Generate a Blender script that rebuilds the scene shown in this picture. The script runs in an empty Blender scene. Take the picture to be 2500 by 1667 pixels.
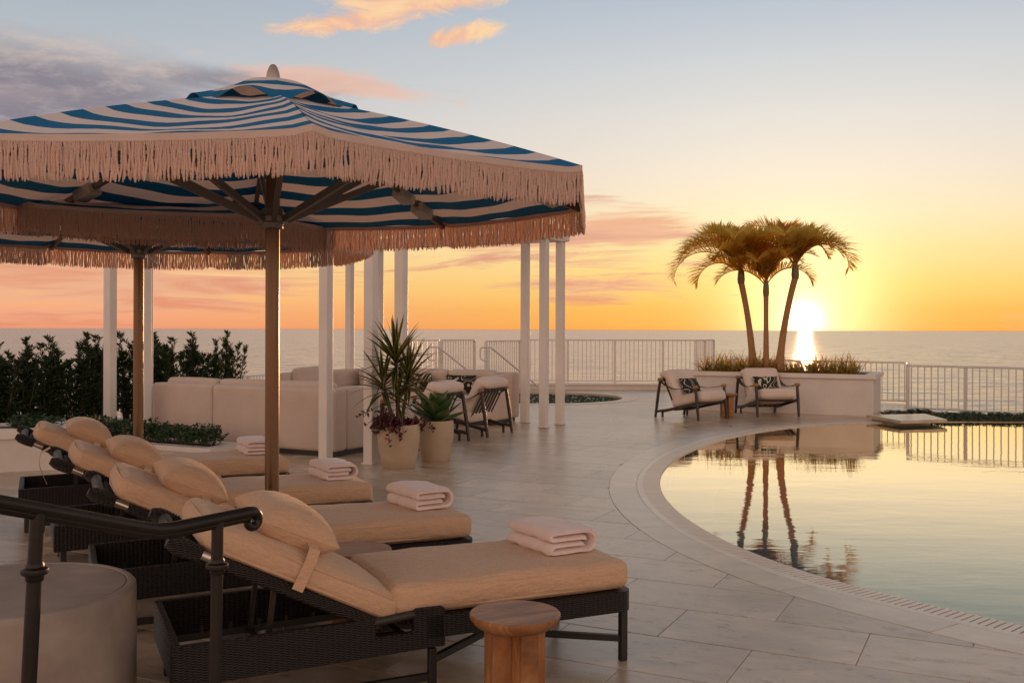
import bpy, math, random
import numpy as np
from mathutils import Vector, Matrix, Quaternion
from mathutils.geometry import tessellate_polygon

random.seed(7)
rng = np.random.default_rng(7)
PI = math.pi
R = math.radians
scene = bpy.context.scene
COL = scene.collection

# ------------------------------------------------------------------ camera
cam_d = bpy.data.cameras.new("camera")
cam = bpy.data.objects.new("camera", cam_d)
COL.objects.link(cam)
cam_d.lens = 35.0
cam_d.sensor_width = 36.0
cam_d.shift_y = -0.0114
cam_d.clip_start = 0.05
cam_d.clip_end = 90000.0
cam.location = (0, 0, 1.5)
cam.matrix_world = Matrix.Translation((0, 0, 1.5)) @ (Matrix.Rotation(PI/2, 4, 'X') @ Matrix.Rotation(R(0.17), 4, 'Z'))
scene.camera = cam

# ------------------------------------------------------------------ world, sun, exposure
SUN_AZ, SUN_EL = R(16.4), R(0.62)
SUN = Vector((math.sin(SUN_AZ)*math.cos(SUN_EL), math.cos(SUN_AZ)*math.cos(SUN_EL), math.sin(SUN_EL)))
scene.view_settings.view_transform = 'Standard'
scene.view_settings.look = 'None'
scene.view_settings.exposure = 0.0
scene.view_settings.gamma = 1.0
scene.view_settings.use_curve_mapping = False
scene.cycles.max_bounces = 8
scene.cycles.transparent_max_bounces = 16
scene.cycles.sample_clamp_indirect = 6.0
scene.cycles.caustics_reflective = False
scene.cycles.caustics_refractive = False


class NT:
    """small node-tree helper"""
    def __init__(self, tree):
        self.t = tree
        tree.nodes.clear()

    def n(self, kind, props=None, **inp):
        nd = self.t.nodes.new(kind)
        for k, v in (props or {}).items():
            setattr(nd, k, v)
        for k, v in inp.items():
            key = int(k[1:]) if k[0] == 'i' and k[1:].isdigit() else k.replace('_', ' ')
            self.set(nd, key, v)
        return nd

    def set(self, nd, key, v):
        s = nd.inputs[key]
        if isinstance(v, bpy.types.Node):
            v = v.outputs[0]
        if isinstance(v, bpy.types.NodeSocket):
            self.t.links.new(v, s)
        else:
            s.default_value = v

    def m(self, op, a, b=0.0, c=0.0, clamp=False):
        nd = self.n('ShaderNodeMath', {'operation': op, 'use_clamp': clamp})
        self.set(nd, 0, a)
        self.set(nd, 1, b)
        self.set(nd, 2, c)
        return nd.outputs[0]

    def mix(self, f, a, b, blend='MIX'):
        nd = self.n('ShaderNodeMix', {'data_type': 'RGBA', 'blend_type': blend})
        self.set(nd, 0, f)
        for i, v in ((6, a), (7, b)):
            if isinstance(v, (tuple, list)) and len(v) == 3:
                v = (*v, 1)
            self.set(nd, i, v)
        return nd.outputs[2]

    def ramp(self, f, stops, interp='LINEAR'):
        nd = self.n('ShaderNodeValToRGB')
        cr = nd.color_ramp
        cr.interpolation = interp
        while len(cr.elements) < len(stops):
            cr.elements.new(0.5)
        for e, (p, c) in zip(cr.elements, stops):
            e.position = p
            e.color = (*c, 1) if not isinstance(c, (int, float)) else (c, c, c, 1)
        self.set(nd, 0, f)
        return nd.outputs[0]

    def xyz(self, x, y, z=0.0):
        nd = self.n('ShaderNodeCombineXYZ')
        self.set(nd, 0, x); self.set(nd, 1, y); self.set(nd, 2, z)
        return nd.outputs[0]


def srgb(r, g, b):
    def f(c):
        c /= 255.0
        return c/12.92 if c <= 0.04045 else ((c+0.055)/1.055)**2.4
    return (f(r), f(g), f(b))


def build_world():
    w = bpy.data.worlds.new("World")
    scene.world = w
    w.use_nodes = True
    t = NT(w.node_tree)
    out = t.n('ShaderNodeOutputWorld')
    tc = t.n('ShaderNodeTexCoord')
    sep = t.n('ShaderNodeSeparateXYZ')
    t.t.links.new(tc.outputs['Generated'], sep.inputs[0])
    x, y, z = sep.outputs
    az = t.m('ARCTAN2', x, y)                       # 0 ahead, + to the right
    el = t.m('MAXIMUM', z, 0.0)
    daz = t.m('ABSOLUTE', t.m('SUBTRACT', az, SUN_AZ))
    daz = t.m('MINIMUM', daz, t.m('SUBTRACT', 2*PI, daz))
    e4 = t.m('POWER', el, 0.5)                      # spreads the low sky over the ramps

    def p(zz):
        return math.sqrt(zz)
    A = t.ramp(e4, [(0, srgb(252, 164, 62)), (p(.02), srgb(253, 186, 78)), (p(.045), srgb(254, 210, 112)),
                    (p(.08), srgb(254, 225, 156)), (p(.11), srgb(252, 231, 188)), (p(.15), srgb(245, 229, 208)), (p(.20), srgb(230, 224, 216)),
                    (p(.26), srgb(208, 211, 214)), (p(.33), srgb(178, 190, 205)), (p(.55), srgb(126, 126, 132)), (1, srgb(100, 99, 104))])
    B = t.ramp(e4, [(0, srgb(234, 150, 120)), (p(.015), srgb(246, 168, 130)), (p(.04), srgb(252, 192, 138)),
                    (p(.075), srgb(250, 208, 158)), (p(.12), srgb(232, 206, 184)), (p(.17), srgb(212, 203, 197)),
                    (p(.24), srgb(188, 193, 198)), (p(.32), srgb(166, 178, 190)), (p(.55), srgb(126, 126, 132)), (1, srgb(100, 99, 104))])
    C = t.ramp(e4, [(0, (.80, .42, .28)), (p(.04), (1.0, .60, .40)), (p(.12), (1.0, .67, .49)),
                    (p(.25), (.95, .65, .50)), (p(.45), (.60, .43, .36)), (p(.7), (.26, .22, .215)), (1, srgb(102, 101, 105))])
    C = t.mix(1.0, C, (1.48, 1.48, 1.48), 'MULTIPLY')  # unseen sky behind the camera, brightened to add front fill light
    f1 = t.n('ShaderNodeMapRange', {'interpolation_type': 'SMOOTHSTEP'}, Value=daz, From_Min=R(2), From_Max=R(46)).outputs[0]
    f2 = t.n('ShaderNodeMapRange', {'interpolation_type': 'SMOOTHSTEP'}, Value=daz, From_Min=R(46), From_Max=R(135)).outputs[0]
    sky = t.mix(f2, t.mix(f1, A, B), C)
    # ---- clouds, laid out in azimuth and height on the sky
    def gauss(a0, z0, sa, sz, slope=0.0):
        da = t.m('SUBTRACT', az, R(a0))
        dz = t.m('SUBTRACT', t.m('SUBTRACT', z, z0), t.m('MULTIPLY', da, slope))
        q = t.m('ADD', t.m('POWER', t.m('DIVIDE', da, R(sa)), 2.0), t.m('POWER', t.m('DIVIDE', dz, sz), 2.0))
        return t.m('EXPONENT', t.m('MULTIPLY', q, -0.5))

    def noise(sa, sz, scale, detail=6, rough=.55, off=0.0, dist=0.0):
        v = t.xyz(t.m('MULTIPLY', az, sa), t.m('MULTIPLY', z, sz), off)
        return t.n('ShaderNodeTexNoise', Vector=v, Scale=scale, Detail=detail, Roughness=rough, Distortion=dist).outputs[0]

    def step(v, lo, hi):
        return t.n('ShaderNodeMapRange', {'interpolation_type': 'SMOOTHSTEP'}, Value=v, From_Min=lo, From_Max=hi).outputs[0]
    # mauve-grey bank on the left
    n1 = noise(2.6, 9.0, 2.8, 9, .66, 3.1, .25)
    g1 = t.m('MAXIMUM', gauss(-27, .205, 11, .038, -0.03), t.m('MULTIPLY', gauss(-16, .232, 8, .014, 0.0), .75))
    m1 = t.m('MULTIPLY', step(t.m('ADD', t.m('MULTIPLY', n1, .85), t.m('MULTIPLY', g1, .62)), .58, .92), .95)
    c1 = t.mix(step(n1, .42, .68), srgb(134, 128, 140), srgb(202, 188, 182))
    sky = t.mix(m1, sky, c1)
    # warm rim along the bank's right end
    n1b = noise(3.0, 12.0, 3.0, 6, .6, 8.4, .5)
    m1b = t.m('MULTIPLY', step(t.m('ADD', n1b, t.m('MULTIPLY', gauss(-11.5, .237, 5.0, .012, -.12), .5)), .70, .95), .7)
    sky = t.mix(m1b, sky, srgb(240, 190, 165))
    # sunlit peach cloud high in the middle
    n2 = noise(3.6, 6.0, 4.2, 9, .66, 5.3, .9)
    g2 = t.m('MAXIMUM', gauss(-4.6, .318, 5.2, .018, .14), t.m('MULTIPLY', gauss(-9.2, .292, 4.6, .011, .15), .92))
    g2 = t.m('MAXIMUM', g2, t.m('MULTIPLY', gauss(-3.6, .281, 2.6, .010, .20), .90))
    m2 = step(t.m('ADD', t.m('MULTIPLY', n2, .95), t.m('MULTIPLY', g2, .60)), .74, 1.0)
    c2 = t.mix(step(n2, .40, .66), srgb(244, 186, 156), srgb(255, 214, 166))
    sky = t.mix(t.m('MULTIPLY', m2, .95), sky, c2)
    # thin streaks above the horizon, thinning out towards the sun
    n3 = noise(3.0, 30.0, 2.3, 8, .62, 1.7, .8)
    g3 = t.m('MAXIMUM', gauss(-24, .045, 12, .030), gauss(1.0, .100, 7.2, .030, -.03))
    g3 = t.m('MAXIMUM', g3, t.m('MULTIPLY', gauss(4, .044, 6.5, .015), .8))
    g3 = t.m('MAXIMUM', g3, t.m('MULTIPLY', gauss(10.5, .066, 1.6, .004), .8))
    g3 = t.m('MAXIMUM', g3, t.m('MULTIPLY', gauss(6.5, .100, 3.8, .019, -.02), 1.12))
    m3 = t.m('MULTIPLY', step(t.m('ADD', n3, t.m('MULTIPLY', g3, .50)), .70, .95), .95)
    c3 = t.mix(step(z, .02, .12), srgb(230, 148, 112), srgb(208, 156, 142))
    c3 = t.mix(step(n3, .45, .7), srgb(236, 176, 140), c3)
    sky = t.mix(m3, sky, c3)
    # a few faint wisps everywhere else, behind the camera too
    n4 = noise(1.4, 9.0, 1.9, 6, .6, 9.9, .4)
    m4 = t.m('MULTIPLY', t.m('MULTIPLY', step(n4, .56, .8), step(t.m('SUBTRACT', .5, z), 0.0, .3)), .22)
    sky = t.mix(m4, sky, srgb(232, 196, 180))

    # ---- sun and its aureole
    dot = t.n('ShaderNodeVectorMath', {'operation': 'DOT_PRODUCT'})
    t.t.links.new(tc.outputs['Generated'], dot.inputs[0])
    dot.inputs[1].default_value = SUN
    c = t.m('MAXIMUM', dot.outputs['Value'], 0.0)
    above = step(z, -.002, .001)
    core = t.m('MULTIPLY', t.m('POWER', c, 8000.0), 1.6)
    halo = t.m('MULTIPLY', t.m('POWER', c, 520.0), .85)
    wide = t.m('MULTIPLY', t.m('POWER', c, 60.0), .16)

    def add(base, f, col):
        return t.mix(1.0, base, t.mix(1.0, col, t.xyz(f, f, f), 'MULTIPLY'), 'ADD')
    sky = add(sky, core, (1.0, .92, .7))
    sky = add(sky, halo, (1.0, .88, .52))
    sky = add(sky, wide, (1.0, .82, .40))
    # below the horizon (never in view: the sea covers it) the world is as dim as water
    sky = t.mix(above, srgb(120, 110, 110), sky)
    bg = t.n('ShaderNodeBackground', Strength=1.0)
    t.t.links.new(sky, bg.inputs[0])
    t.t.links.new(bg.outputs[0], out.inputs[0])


build_world()

sun_d = bpy.data.lights.new("sun", 'SUN')
sun_d.energy = 2.2
sun_d.angle = R(0.6)
sun_d.color = (1.0, 0.54, 0.26)
sun_o = bpy.data.objects.new("sun", sun_d)
sun_o.rotation_euler = (-SUN).to_track_quat('-Z', 'Y').to_euler()
sun_o.location = (20, 60, 5)
COL.objects.link(sun_o)

# ------------------------------------------------------------------ mesh helpers
class MB:
    """collects shapes; build() links them as ONE mesh object"""
    def __init__(self):
        self.v = []
        self.f = []
        self.uv = None

    def add(self, vs, fs, M=None):
        o = len(self.v)
        if M is not None:
            vs = [M @ Vector(p) for p in vs]
        self.v.extend([tuple(p) for p in vs])
        self.f.extend([tuple(i+o for i in f) for f in fs])
        return self

    def box(self, c, s, M=None):
        x, y, z = [a/2 for a in s]
        vs = [(c[0]+i*x, c[1]+j*y, c[2]+k*z) for k in (-1, 1) for j in (-1, 1) for i in (-1, 1)]
        return self.add(vs, [(0, 2, 3, 1), (4, 5, 7, 6), (0, 1, 5, 4), (2, 6, 7, 3), (0, 4, 6, 2), (1, 3, 7, 5)], M)

    def beam(self, p0, p1, w, h, up=(0, 0, 1)):
        p0, p1 = Vector(p0), Vector(p1)
        d = p1-p0
        L = d.length
        d.normalize()
        s = d.cross(Vector(up))
        if s.length < 1e-5:
            s = d.cross(Vector((1, 0, 0)))
        s.normalize()
        u = s.cross(d)
        M = Matrix((d, s, u)).transposed().to_4x4()
        M.translation = (p0+p1)/2
        return self.box((0, 0, 0), (L, w, h), M)

    def tube(self, path, rad, n=8, flat=1.0, closed=False, caps=True, up=(0, 0, 1)):
        path = [Vector(p) for p in path]
        k = len(path)
        rads = rad if isinstance(rad, (list, tuple)) else [rad]*k
        vs, fs = [], []
        prev = None
        for i, p in enumerate(path):
            if closed:
                t = path[(i+1) % k]-path[i-1]
            else:
                t = path[min(i+1, k-1)]-path[max(i-1, 0)]
            t.normalize()
            if prev is None:
                a = t.cross(Vector(up))
                if a.length < 1e-4:
                    a = t.cross(Vector((1, 0, 0)))
            else:
                a = prev-t*prev.dot(t)
            a.normalize()
            prev = a
            b = t.cross(a)
            for j in range(n):
                q = 2*PI*j/n
                vs.append(p+a*math.cos(q)*rads[i]+b*math.sin(q)*rads[i]*flat)
        m = k if closed else k-1
        for i in range(m):
            i2 = (i+1) % k
            for j in range(n):
                j2 = (j+1) % n
                fs.append((i*n+j, i*n+j2, i2*n+j2, i2*n+j))
        if caps and not closed:
            fs.append(tuple(range(n-1, -1, -1)))
            fs.append(tuple((k-1)*n+j for j in range(n)))
        return self.add(vs, fs)

    def lathe(self, prof, n=32, c=(0, 0, 0), caps=True):
        vs, fs = [], []
        for r, z in prof:
            for j in range(n):
                q = 2*PI*j/n
                vs.append((c[0]+r*math.cos(q), c[1]+r*math.sin(q), c[2]+z))
        for i in range(len(prof)-1):
            for j in range(n):
                j2 = (j+1) % n
                fs.append((i*n+j, i*n+j2, (i+1)*n+j2, (i+1)*n+j))
        if caps:
            if prof[0][0] > 1e-6:
                fs.append(tuple(range(n-1, -1, -1)))
            if prof[-1][0] > 1e-6:
                fs.append(tuple((len(prof)-1)*n+j for j in range(n)))
        return self.add(vs, fs)

    def prism(self, poly, z0, z1, M=None, cham=0.0):
        """closed polygon extruded from z0 to z1 (top chamfered by cham)"""
        n = len(poly)
        rings = [[(p[0], p[1], z0) for p in poly]]
        if cham > 0:
            rings.append([(p[0], p[1], z1-cham) for p in poly])
            ins = inset(poly, cham)
            rings.append([(p[0], p[1], z1) for p in ins])
        else:
            rings.append([(p[0], p[1], z1) for p in poly])
        vs = [v for r in rings for v in r]
        fs = []
        for k in range(len(rings)-1):
            for j in range(n):
                j2 = (j+1) % n
                fs.append((k*n+j, k*n+j2, (k+1)*n+j2, (k+1)*n+j))
        fs.append(tuple(range(n-1, -1, -1)))
        fs.append(tuple((len(rings)-1)*n+j for j in range(n)))
        return self.add(vs, fs, M)

    def slab(self, outer, holes, z0, z1):
        """polygon with holes as a solid slab"""
        loops = [list(outer)]+[list(h) for h in holes]
        flat = [p for l in loops for p in l]
        tris = tessellate_polygon([[Vector((p[0], p[1], 0)) for p in l] for l in loops])
        n = len(flat)
        vs = [(p[0], p[1], z1) for p in flat]+[(p[0], p[1], z0) for p in flat]
        fs = []
        for a, b, c in tris:
            q = (flat[b][0]-flat[a][0])*(flat[c][1]-flat[a][1])-(flat[b][1]-flat[a][1])*(flat[c][0]-flat[a][0])
            if q < 0:
                a, c = c, a
            fs.append((a, b, c))
            fs.append((c+n, b+n, a+n))
        o = 0
        for l in loops:
            k = len(l)
            for j in range(k):
                j2 = (j+1) % k
                fs.append((o+j, o+j2, o+j2+n, o+j+n))
            o += k
        return self.add(vs, fs)

    def build(self, name, mat, parent=None, smooth=None, bevel=0.0, seg=2):
        me = bpy.data.meshes.new(name)
        me.from_pydata(self.v, [], self.f)
        if self.uv is not None:
            uvl = me.uv_layers.new(name="UVMap")
            idx = np.empty(len(me.loops), dtype=np.int32)
            me.loops.foreach_get('vertex_index', idx)
            uvl.data.foreach_set('uv', np.asarray(self.uv, dtype=np.float32)[idx].ravel())
        me.materials.append(MAT[mat] if isinstance(mat, str) else mat)
        if smooth is not None:
            me.shade_smooth()
            if smooth < 180:
                me.set_sharp_from_angle(angle=R(smooth))
        return link(name, me, parent, bevel, seg)


def inset(poly, d):
    """moves every edge of a counter-clockwise polygon inwards by d"""
    n = len(poly)
    out = []
    for i in range(n):
        p0, p1, p2 = Vector(poly[i-1][:2]), Vector(poly[i][:2]), Vector(poly[(i+1) % n][:2])
        a, b = (p1-p0), (p2-p1)
        if a.length < 1e-9 or b.length < 1e-9:
            out.append(tuple(p1)); continue
        a.normalize(); b.normalize()
        na, nb = Vector((-a.y, a.x)), Vector((-b.y, b.x))
        m = na+nb
        L = max(m.length_squared, .3)
        out.append(tuple(p1+m*(2*d/L)))
    return out


def link(name, me, parent=None, bevel=0.0, seg=2):
    o = bpy.data.objects.new(name, me)
    COL.objects.link(o)
    if parent is not None:
        o.parent = parent
    if bevel > 0:
        b = o.modifiers.new("bevel", 'BEVEL')
        b.width = bevel
        b.segments = seg
        b.limit_method = 'ANGLE'
        b.angle_limit = R(35)
    return o


def inst(name, me, parent, M):
    o = bpy.data.objects.new(name, me)
    COL.objects.link(o)
    o.parent = parent
    o.matrix_local = M
    return o


def tag(o, label=None, cat=None, group=None, kind=None):
    if label: o['label'] = label
    if cat: o['category'] = cat
    if group: o['group'] = group
    if kind: o['kind'] = kind
    return o


def thing(name, label, cat, loc=(0, 0, 0), rz=0.0, group=None):
    o = bpy.data.objects.new(name, None)
    COL.objects.link(o)
    o.empty_display_size = .1
    o.location = loc
    o.rotation_euler = (0, 0, rz)
    return tag(o, label, cat, group)


def copy_tree(o, parent=None):
    c = o.copy()
    COL.objects.link(c)
    c.parent = parent
    for ch in list(o.children):
        copy_tree(ch, c)
    return c


def softbox(hx, hy, hz, r, crown=0.0, n=10, wob=0.0, seed=0, bulge=0.0):
    """cushion: a rounded box with a crowned top, faint wrinkles"""
    def par(h):
        a = np.linspace(-1, 1, n+1)*(h-r)
        e = np.array([1-math.cos(q) for q in np.linspace(0, PI/2, 5)])[::-1]
        lo = -(h-r)-r*np.sin(np.linspace(PI/2, 0, 5))
        return np.unique(np.round(np.concatenate([lo, a, -lo]), 6))
    P = [par(hx), par(hy), par(hz)]
    H = (hx, hy, hz)
    vid, vs, fs = {}, [], []

    def vert(q):
        k = tuple(np.round(q, 5))
        if k in vid:
            return vid[k]
        q = np.array(q, float)
        inn = np.clip(q, [-(h-r) for h in H], [h-r for h in H])
        d = q-inn
        L = np.linalg.norm(d)
        p = inn+d/L*r if L > 1e-9 else q
        fx, fy = (1-abs(p[0]/hx)**4), (1-abs(p[1]/hy)**4)
        s = p[2]/hz
        p[2] += crown*max(fx, 0)*max(fy, 0)*s
        fz = 1-s*s
        p[0] += bulge*np.sign(p[0])*fz*max(fy, 0) if abs(abs(q[0])-hx) < 1e-6 else 0
        p[1] += bulge*np.sign(p[1])*fz*max(fx, 0) if abs(abs(q[1])-hy) < 1e-6 else 0
        if wob:
            a = math.sin(p[0]*9+seed)*math.cos(p[1]*7+seed*1.7)+.6*math.sin(p[0]*23+p[1]*17+seed*2.1)+.4*math.sin(p[1]*41-p[0]*13+seed)
            p[2] += wob*a*(.4+.6*max(fx, 0))*(1 if s > 0 else .2)
        vid[k] = len(vs)
        vs.append(tuple(p))
        return vid[k]
    for ax in range(3):
        b, c = (ax+1) % 3, (ax+2) % 3
        for sg in (-1, 1):
            for i in range(len(P[b])-1):
                for j in range(len(P[c])-1):
                    q = []
                    for (ii, jj) in ((i, j), (i+1, j), (i+1, j+1), (i, j+1)):
                        p = [0, 0, 0]
                        p[ax] = sg*H[ax]; p[b] = P[b][ii]; p[c] = P[c][jj]
                        q.append(vert(p))
                    fs.append(tuple(q) if sg > 0 else tuple(q[::-1]))
    return vs, fs


def pillow_shape(a, b, T, n=18, pinch=.10, seed=0, ew=2.3):
    """knife-edged pillow lying in xy"""
    vs, fs = [], []
    g = np.sin(np.linspace(-PI/2, PI/2, n+1))
    for s in (1, -1):
        for u in g:
            for w in g:
                th = T*max(1-abs(u)**2.3, 0)**.55*max(1-abs(w)**ew, 0)**.55
                k = 1-pinch*(1-w*w)*abs(u)**2*.6
                k2 = 1-pinch*(1-u*u)*abs(w)**2*.6
                wr = .004*math.sin(u*9+w*13+seed)*(1-u*u)*(1-w*w)
                vs.append((a*u*k, b*w*k2, s*(th+wr)))
    m = (n+1)**2
    for s in (0, 1):
        for i in range(n):
            for j in range(n):
                q = (s*m+i*(n+1)+j, s*m+(i+1)*(n+1)+j, s*m+(i+1)*(n+1)+j+1, s*m+i*(n+1)+j+1)
                fs.append(q if s == 0 else q[::-1])
    return vs, fs


def arc_pts(c, r, a0, a1, n):
    return [(c[0]+r*math.cos(a0+(a1-a0)*i/n), c[1]+r*math.sin(a0+(a1-a0)*i/n)) for i in range(n+1)]

# ------------------------------------------------------------------ materials
MAT = {}
GU = Vector((.8955, -.445, 0))     # long axis of the paving grid
GN = Vector((.445, .8955, 0))      # across it


def new_mat(name):
    m = bpy.data.materials.new(name)
    m.use_nodes = True
    t = NT(m.node_tree)
    out = t.n('ShaderNodeOutputMaterial')
    MAT[name] = m
    return m, t, out


def pmat(name, col, rough=.6, var=.12, vscale=5.0, bump=0.0, bscale=60.0, metal=0.0, spec=.5, stretch=(1, 1, 1),
         transl=0.0, tcol=None, col2=None, rnd=0.0, coat=0.0, sheen=0.0, vdetail=5, bdist=.004):
    m, t, out = new_mat(name)
    tc = t.n('ShaderNodeTexCoord')
    mp = t.n('ShaderNodeMapping', Scale=stretch)
    t.t.links.new(tc.outputs['Object'], mp.inputs[0])
    oi = t.n('ShaderNodeObjectInfo')
    vec = t.n('ShaderNodeVectorMath', {'operation': 'ADD'})
    t.t.links.new(mp.outputs[0], vec.inputs[0])
    t.set(vec, 1, t.xyz(t.m('MULTIPLY', oi.outputs['Random'], 31.0), t.m('MULTIPLY', oi.outputs['Random'], 17.0), 0.0))
    nz = t.n('ShaderNodeTexNoise', Vector=vec, Scale=vscale, Detail=vdetail, Roughness=.6)
    f = t.n('ShaderNodeMapRange', Value=nz.outputs[0], From_Min=.3, From_Max=.7).outputs[0]
    a = tuple(c*(1-var) for c in col)
    b = col2 or tuple(min(c*(1+var), 1) for c in col)
    c = t.mix(f, a, b)
    if rnd:
        k = t.m('ADD', 1-rnd, t.m('MULTIPLY', oi.outputs['Random'], 2*rnd))
        c = t.mix(1.0, c, t.xyz(k, k, k), 'MULTIPLY')
    bs = t.n('ShaderNodeBsdfPrincipled', Base_Color=c, Roughness=rough, Metallic=metal)
    bs.inputs['Specular IOR Level'].default_value = spec
    if coat:
        bs.inputs['Coat Weight'].default_value = coat
        bs.inputs['Coat Roughness'].default_value = .35
    if sheen:
        bs.inputs['Sheen Weight'].default_value = sheen
        bs.inputs['Sheen Roughness'].default_value = .6
    if bump:
        nb = t.n('ShaderNodeTexNoise', Vector=vec, Scale=bscale, Detail=3, Roughness=.6)
        bp = t.n('ShaderNodeBump', Strength=bump, Distance=bdist, Height=nb.outputs[0])
        t.t.links.new(bp.outputs[0], bs.inputs['Normal'])
    sh = bs.outputs[0]
    if transl:
        tr = t.n('ShaderNodeBsdfTranslucent')
        if tcol:
            tr.inputs[0].default_value = (*tcol, 1)
        else:
            t.t.links.new(c, tr.inputs[0])
        mx = t.n('ShaderNodeMixShader', i0=transl)
        t.t.links.new(sh, mx.inputs[1])
        t.t.links.new(tr.outputs[0], mx.inputs[2])
        sh = mx.outputs[0]
    t.t.links.new(sh, out.inputs[0])
    return m


pmat('white_paint', (.74, .70, .66), .42, .05, 3, .06, 30)
pmat('rail_paint', (.70, .67, .63), .4, .05, 3)
pmat('plaster', (.70, .65, .60), .8, .07, 2.2, .25, 45)
pmat('plaster_cap', (.74, .70, .65), .7, .06, 2.0, .2, 40)
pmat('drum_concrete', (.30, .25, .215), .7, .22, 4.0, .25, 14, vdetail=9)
pmat('sofa_fabric', (.58, .47, .40), .9, .07, 3, .35, 420, sheen=.15)
pmat('chair_fabric', (.68, .57, .49), .9, .06, 3, .35, 300, sheen=.15)
pmat('plinth', (.03, .028, .026), .6)
pmat('bronze', (.026, .021, .019), .38, .25, 8, .15, 40, metal=.55)
pmat('steel', (.55, .50, .45), .25, .1, 5, metal=1.0)
pmat('pole_bronze', (.15, .095, .062), .3, .12, 3, metal=.95, stretch=(6, 6, .5))
pmat('grey_metal', (.20, .18, .165), .4, .1, 4, metal=.5)
pmat('light_grey', (.55, .52, .50), .55, .05)
pmat('black_metal', (.016, .014, .013), .45, .2, 6)
pmat('dark_wood', (.035, .024, .018), .45, .3, 9, .1, 60, stretch=(1, 1, .2))
pmat('leather', (.33, .16, .07), .5, .2, 8, .15, 90)
pmat('dark_leather', (.035, .028, .024), .5, .2, 9, .2, 70)
pmat('pot_stone', (.47, .37, .26), .85, .12, 3.5, .5, 34, bdist=.01)
pmat('soil', (.03, .022, .016), .95, .4, 12, .8, 30, bdist=.03)
pmat('towel', (.85, .70, .66), .95, .05, 10, .9, 260, sheen=.5, bdist=.004)
pmat('podocarpus_leaf', (.022, .045, .016), .5, .35, 7, transl=.22, tcol=(.10, .13, .03), rnd=.2)
pmat('bark', (.07, .05, .035), .9, .3, 20)
pmat('shrub_leaf', (.026, .058, .018), .38, .3, 9, transl=.18, tcol=(.09, .14, .03))
pmat('grass_blade', (.07, .085, .024), .5, .3, 9, transl=.5, tcol=(.75, .45, .07))
pmat('palm_leaf', (.16, .13, .03), .42, .3, 5, transl=.72, tcol=(1.0, .68, .14))
pmat('palm_trunk', (.36, .19, .085), .85, .25, 14, .6, 30, stretch=(1, 1, 4), bdist=.01)  # orange of the sun's glare is put into the greyish bark colour
pmat('crownshaft', (.16, .13, .05), .5, .2, 6)
pmat('agave_leaf', (.045, .095, .03), .4, .22, 5, transl=.15, tcol=(.2, .25, .04), rnd=.15)
pmat('burgundy_leaf', (.055, .012, .016), .4, .4, 10, transl=.25, tcol=(.30, .03, .05))
pmat('pink_flower', (.45, .03, .12), .6, .2, 10, transl=.3, tcol=(.6, .05, .15))
pmat('stem', (.10, .07, .045), .8, .3, 14)
pmat('pool_plaster', (.28, .66, .76), .6, .06, 2)
pmat('pool_ledge', (.78, .80, .78), .6, .06, 2)
pmat('channel', (.02, .018, .016), .8)
pmat('rope', (.97, .79, .71), .95, .06, 30, transl=.5, tcol=(1.0, .78, .64))
pmat('band_cloth', (.82, .67, .60), .9, .06, 8, transl=.25, tcol=(.75, .45, .30))
pmat('finial', (.40, .34, .31), .35, .06, metal=.4)
pmat('terrace_edge', (.55, .48, .42), .8, .1, 2)


def linen(name, col):
    """cushion cloth: threads running both ways"""
    m, t, out = new_mat(name)
    tc = t.n('ShaderNodeTexCoord')
    oi = t.n('ShaderNodeObjectInfo')
    v0 = t.n('ShaderNodeVectorMath', {'operation': 'ADD'})
    t.t.links.new(tc.outputs['Object'], v0.inputs[0])
    t.set(v0, 1, t.xyz(t.m('MULTIPLY', oi.outputs['Random'], 9.0), 0.0, 0.0))

    def nz(s, sc):
        mp = t.n('ShaderNodeMapping', Scale=s)
        t.t.links.new(v0.outputs[0], mp.inputs[0])
        return t.n('ShaderNodeTexNoise', Vector=mp, Scale=sc, Detail=3, Roughness=.7).outputs[0]
    a = nz((5, 64, 64), 4.5)
    b = nz((64, 5, 64), 4.5)
    big = nz((1, 1, 1), 3.0)
    th = t.m('ADD', t.m('MULTIPLY', a, .5), t.m('MULTIPLY', b, .5))
    f = t.n('ShaderNodeMapRange', Value=th, From_Min=.36, From_Max=.64).outputs[0]
    c = t.mix(f, tuple(x*.78 for x in col), tuple(min(1, x*1.16) for x in col))
    c = t.mix(t.m('MULTIPLY', big, .25), c, tuple(x*.8 for x in col))
    bs = t.n('ShaderNodeBsdfPrincipled', Base_Color=c, Roughness=.9)
    bs.inputs['Specular IOR Level'].default_value = .25
    bs.inputs['Sheen Weight'].default_value = .2
    bp = t.n('ShaderNodeBump', Strength=.35, Distance=.003, Height=th)
    big2 = t.n('ShaderNodeBump', Strength=.5, Distance=.035, Height=nz((2, 5, 4), 2.6))
    t.t.links.new(big2.outputs[0], bp.inputs['Normal'])
    t.t.links.new(bp.outputs[0], bs.inputs['Normal'])
    t.t.links.new(bs.outputs[0], out.inputs[0])


linen('linen', (.64, .43, .28))


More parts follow.
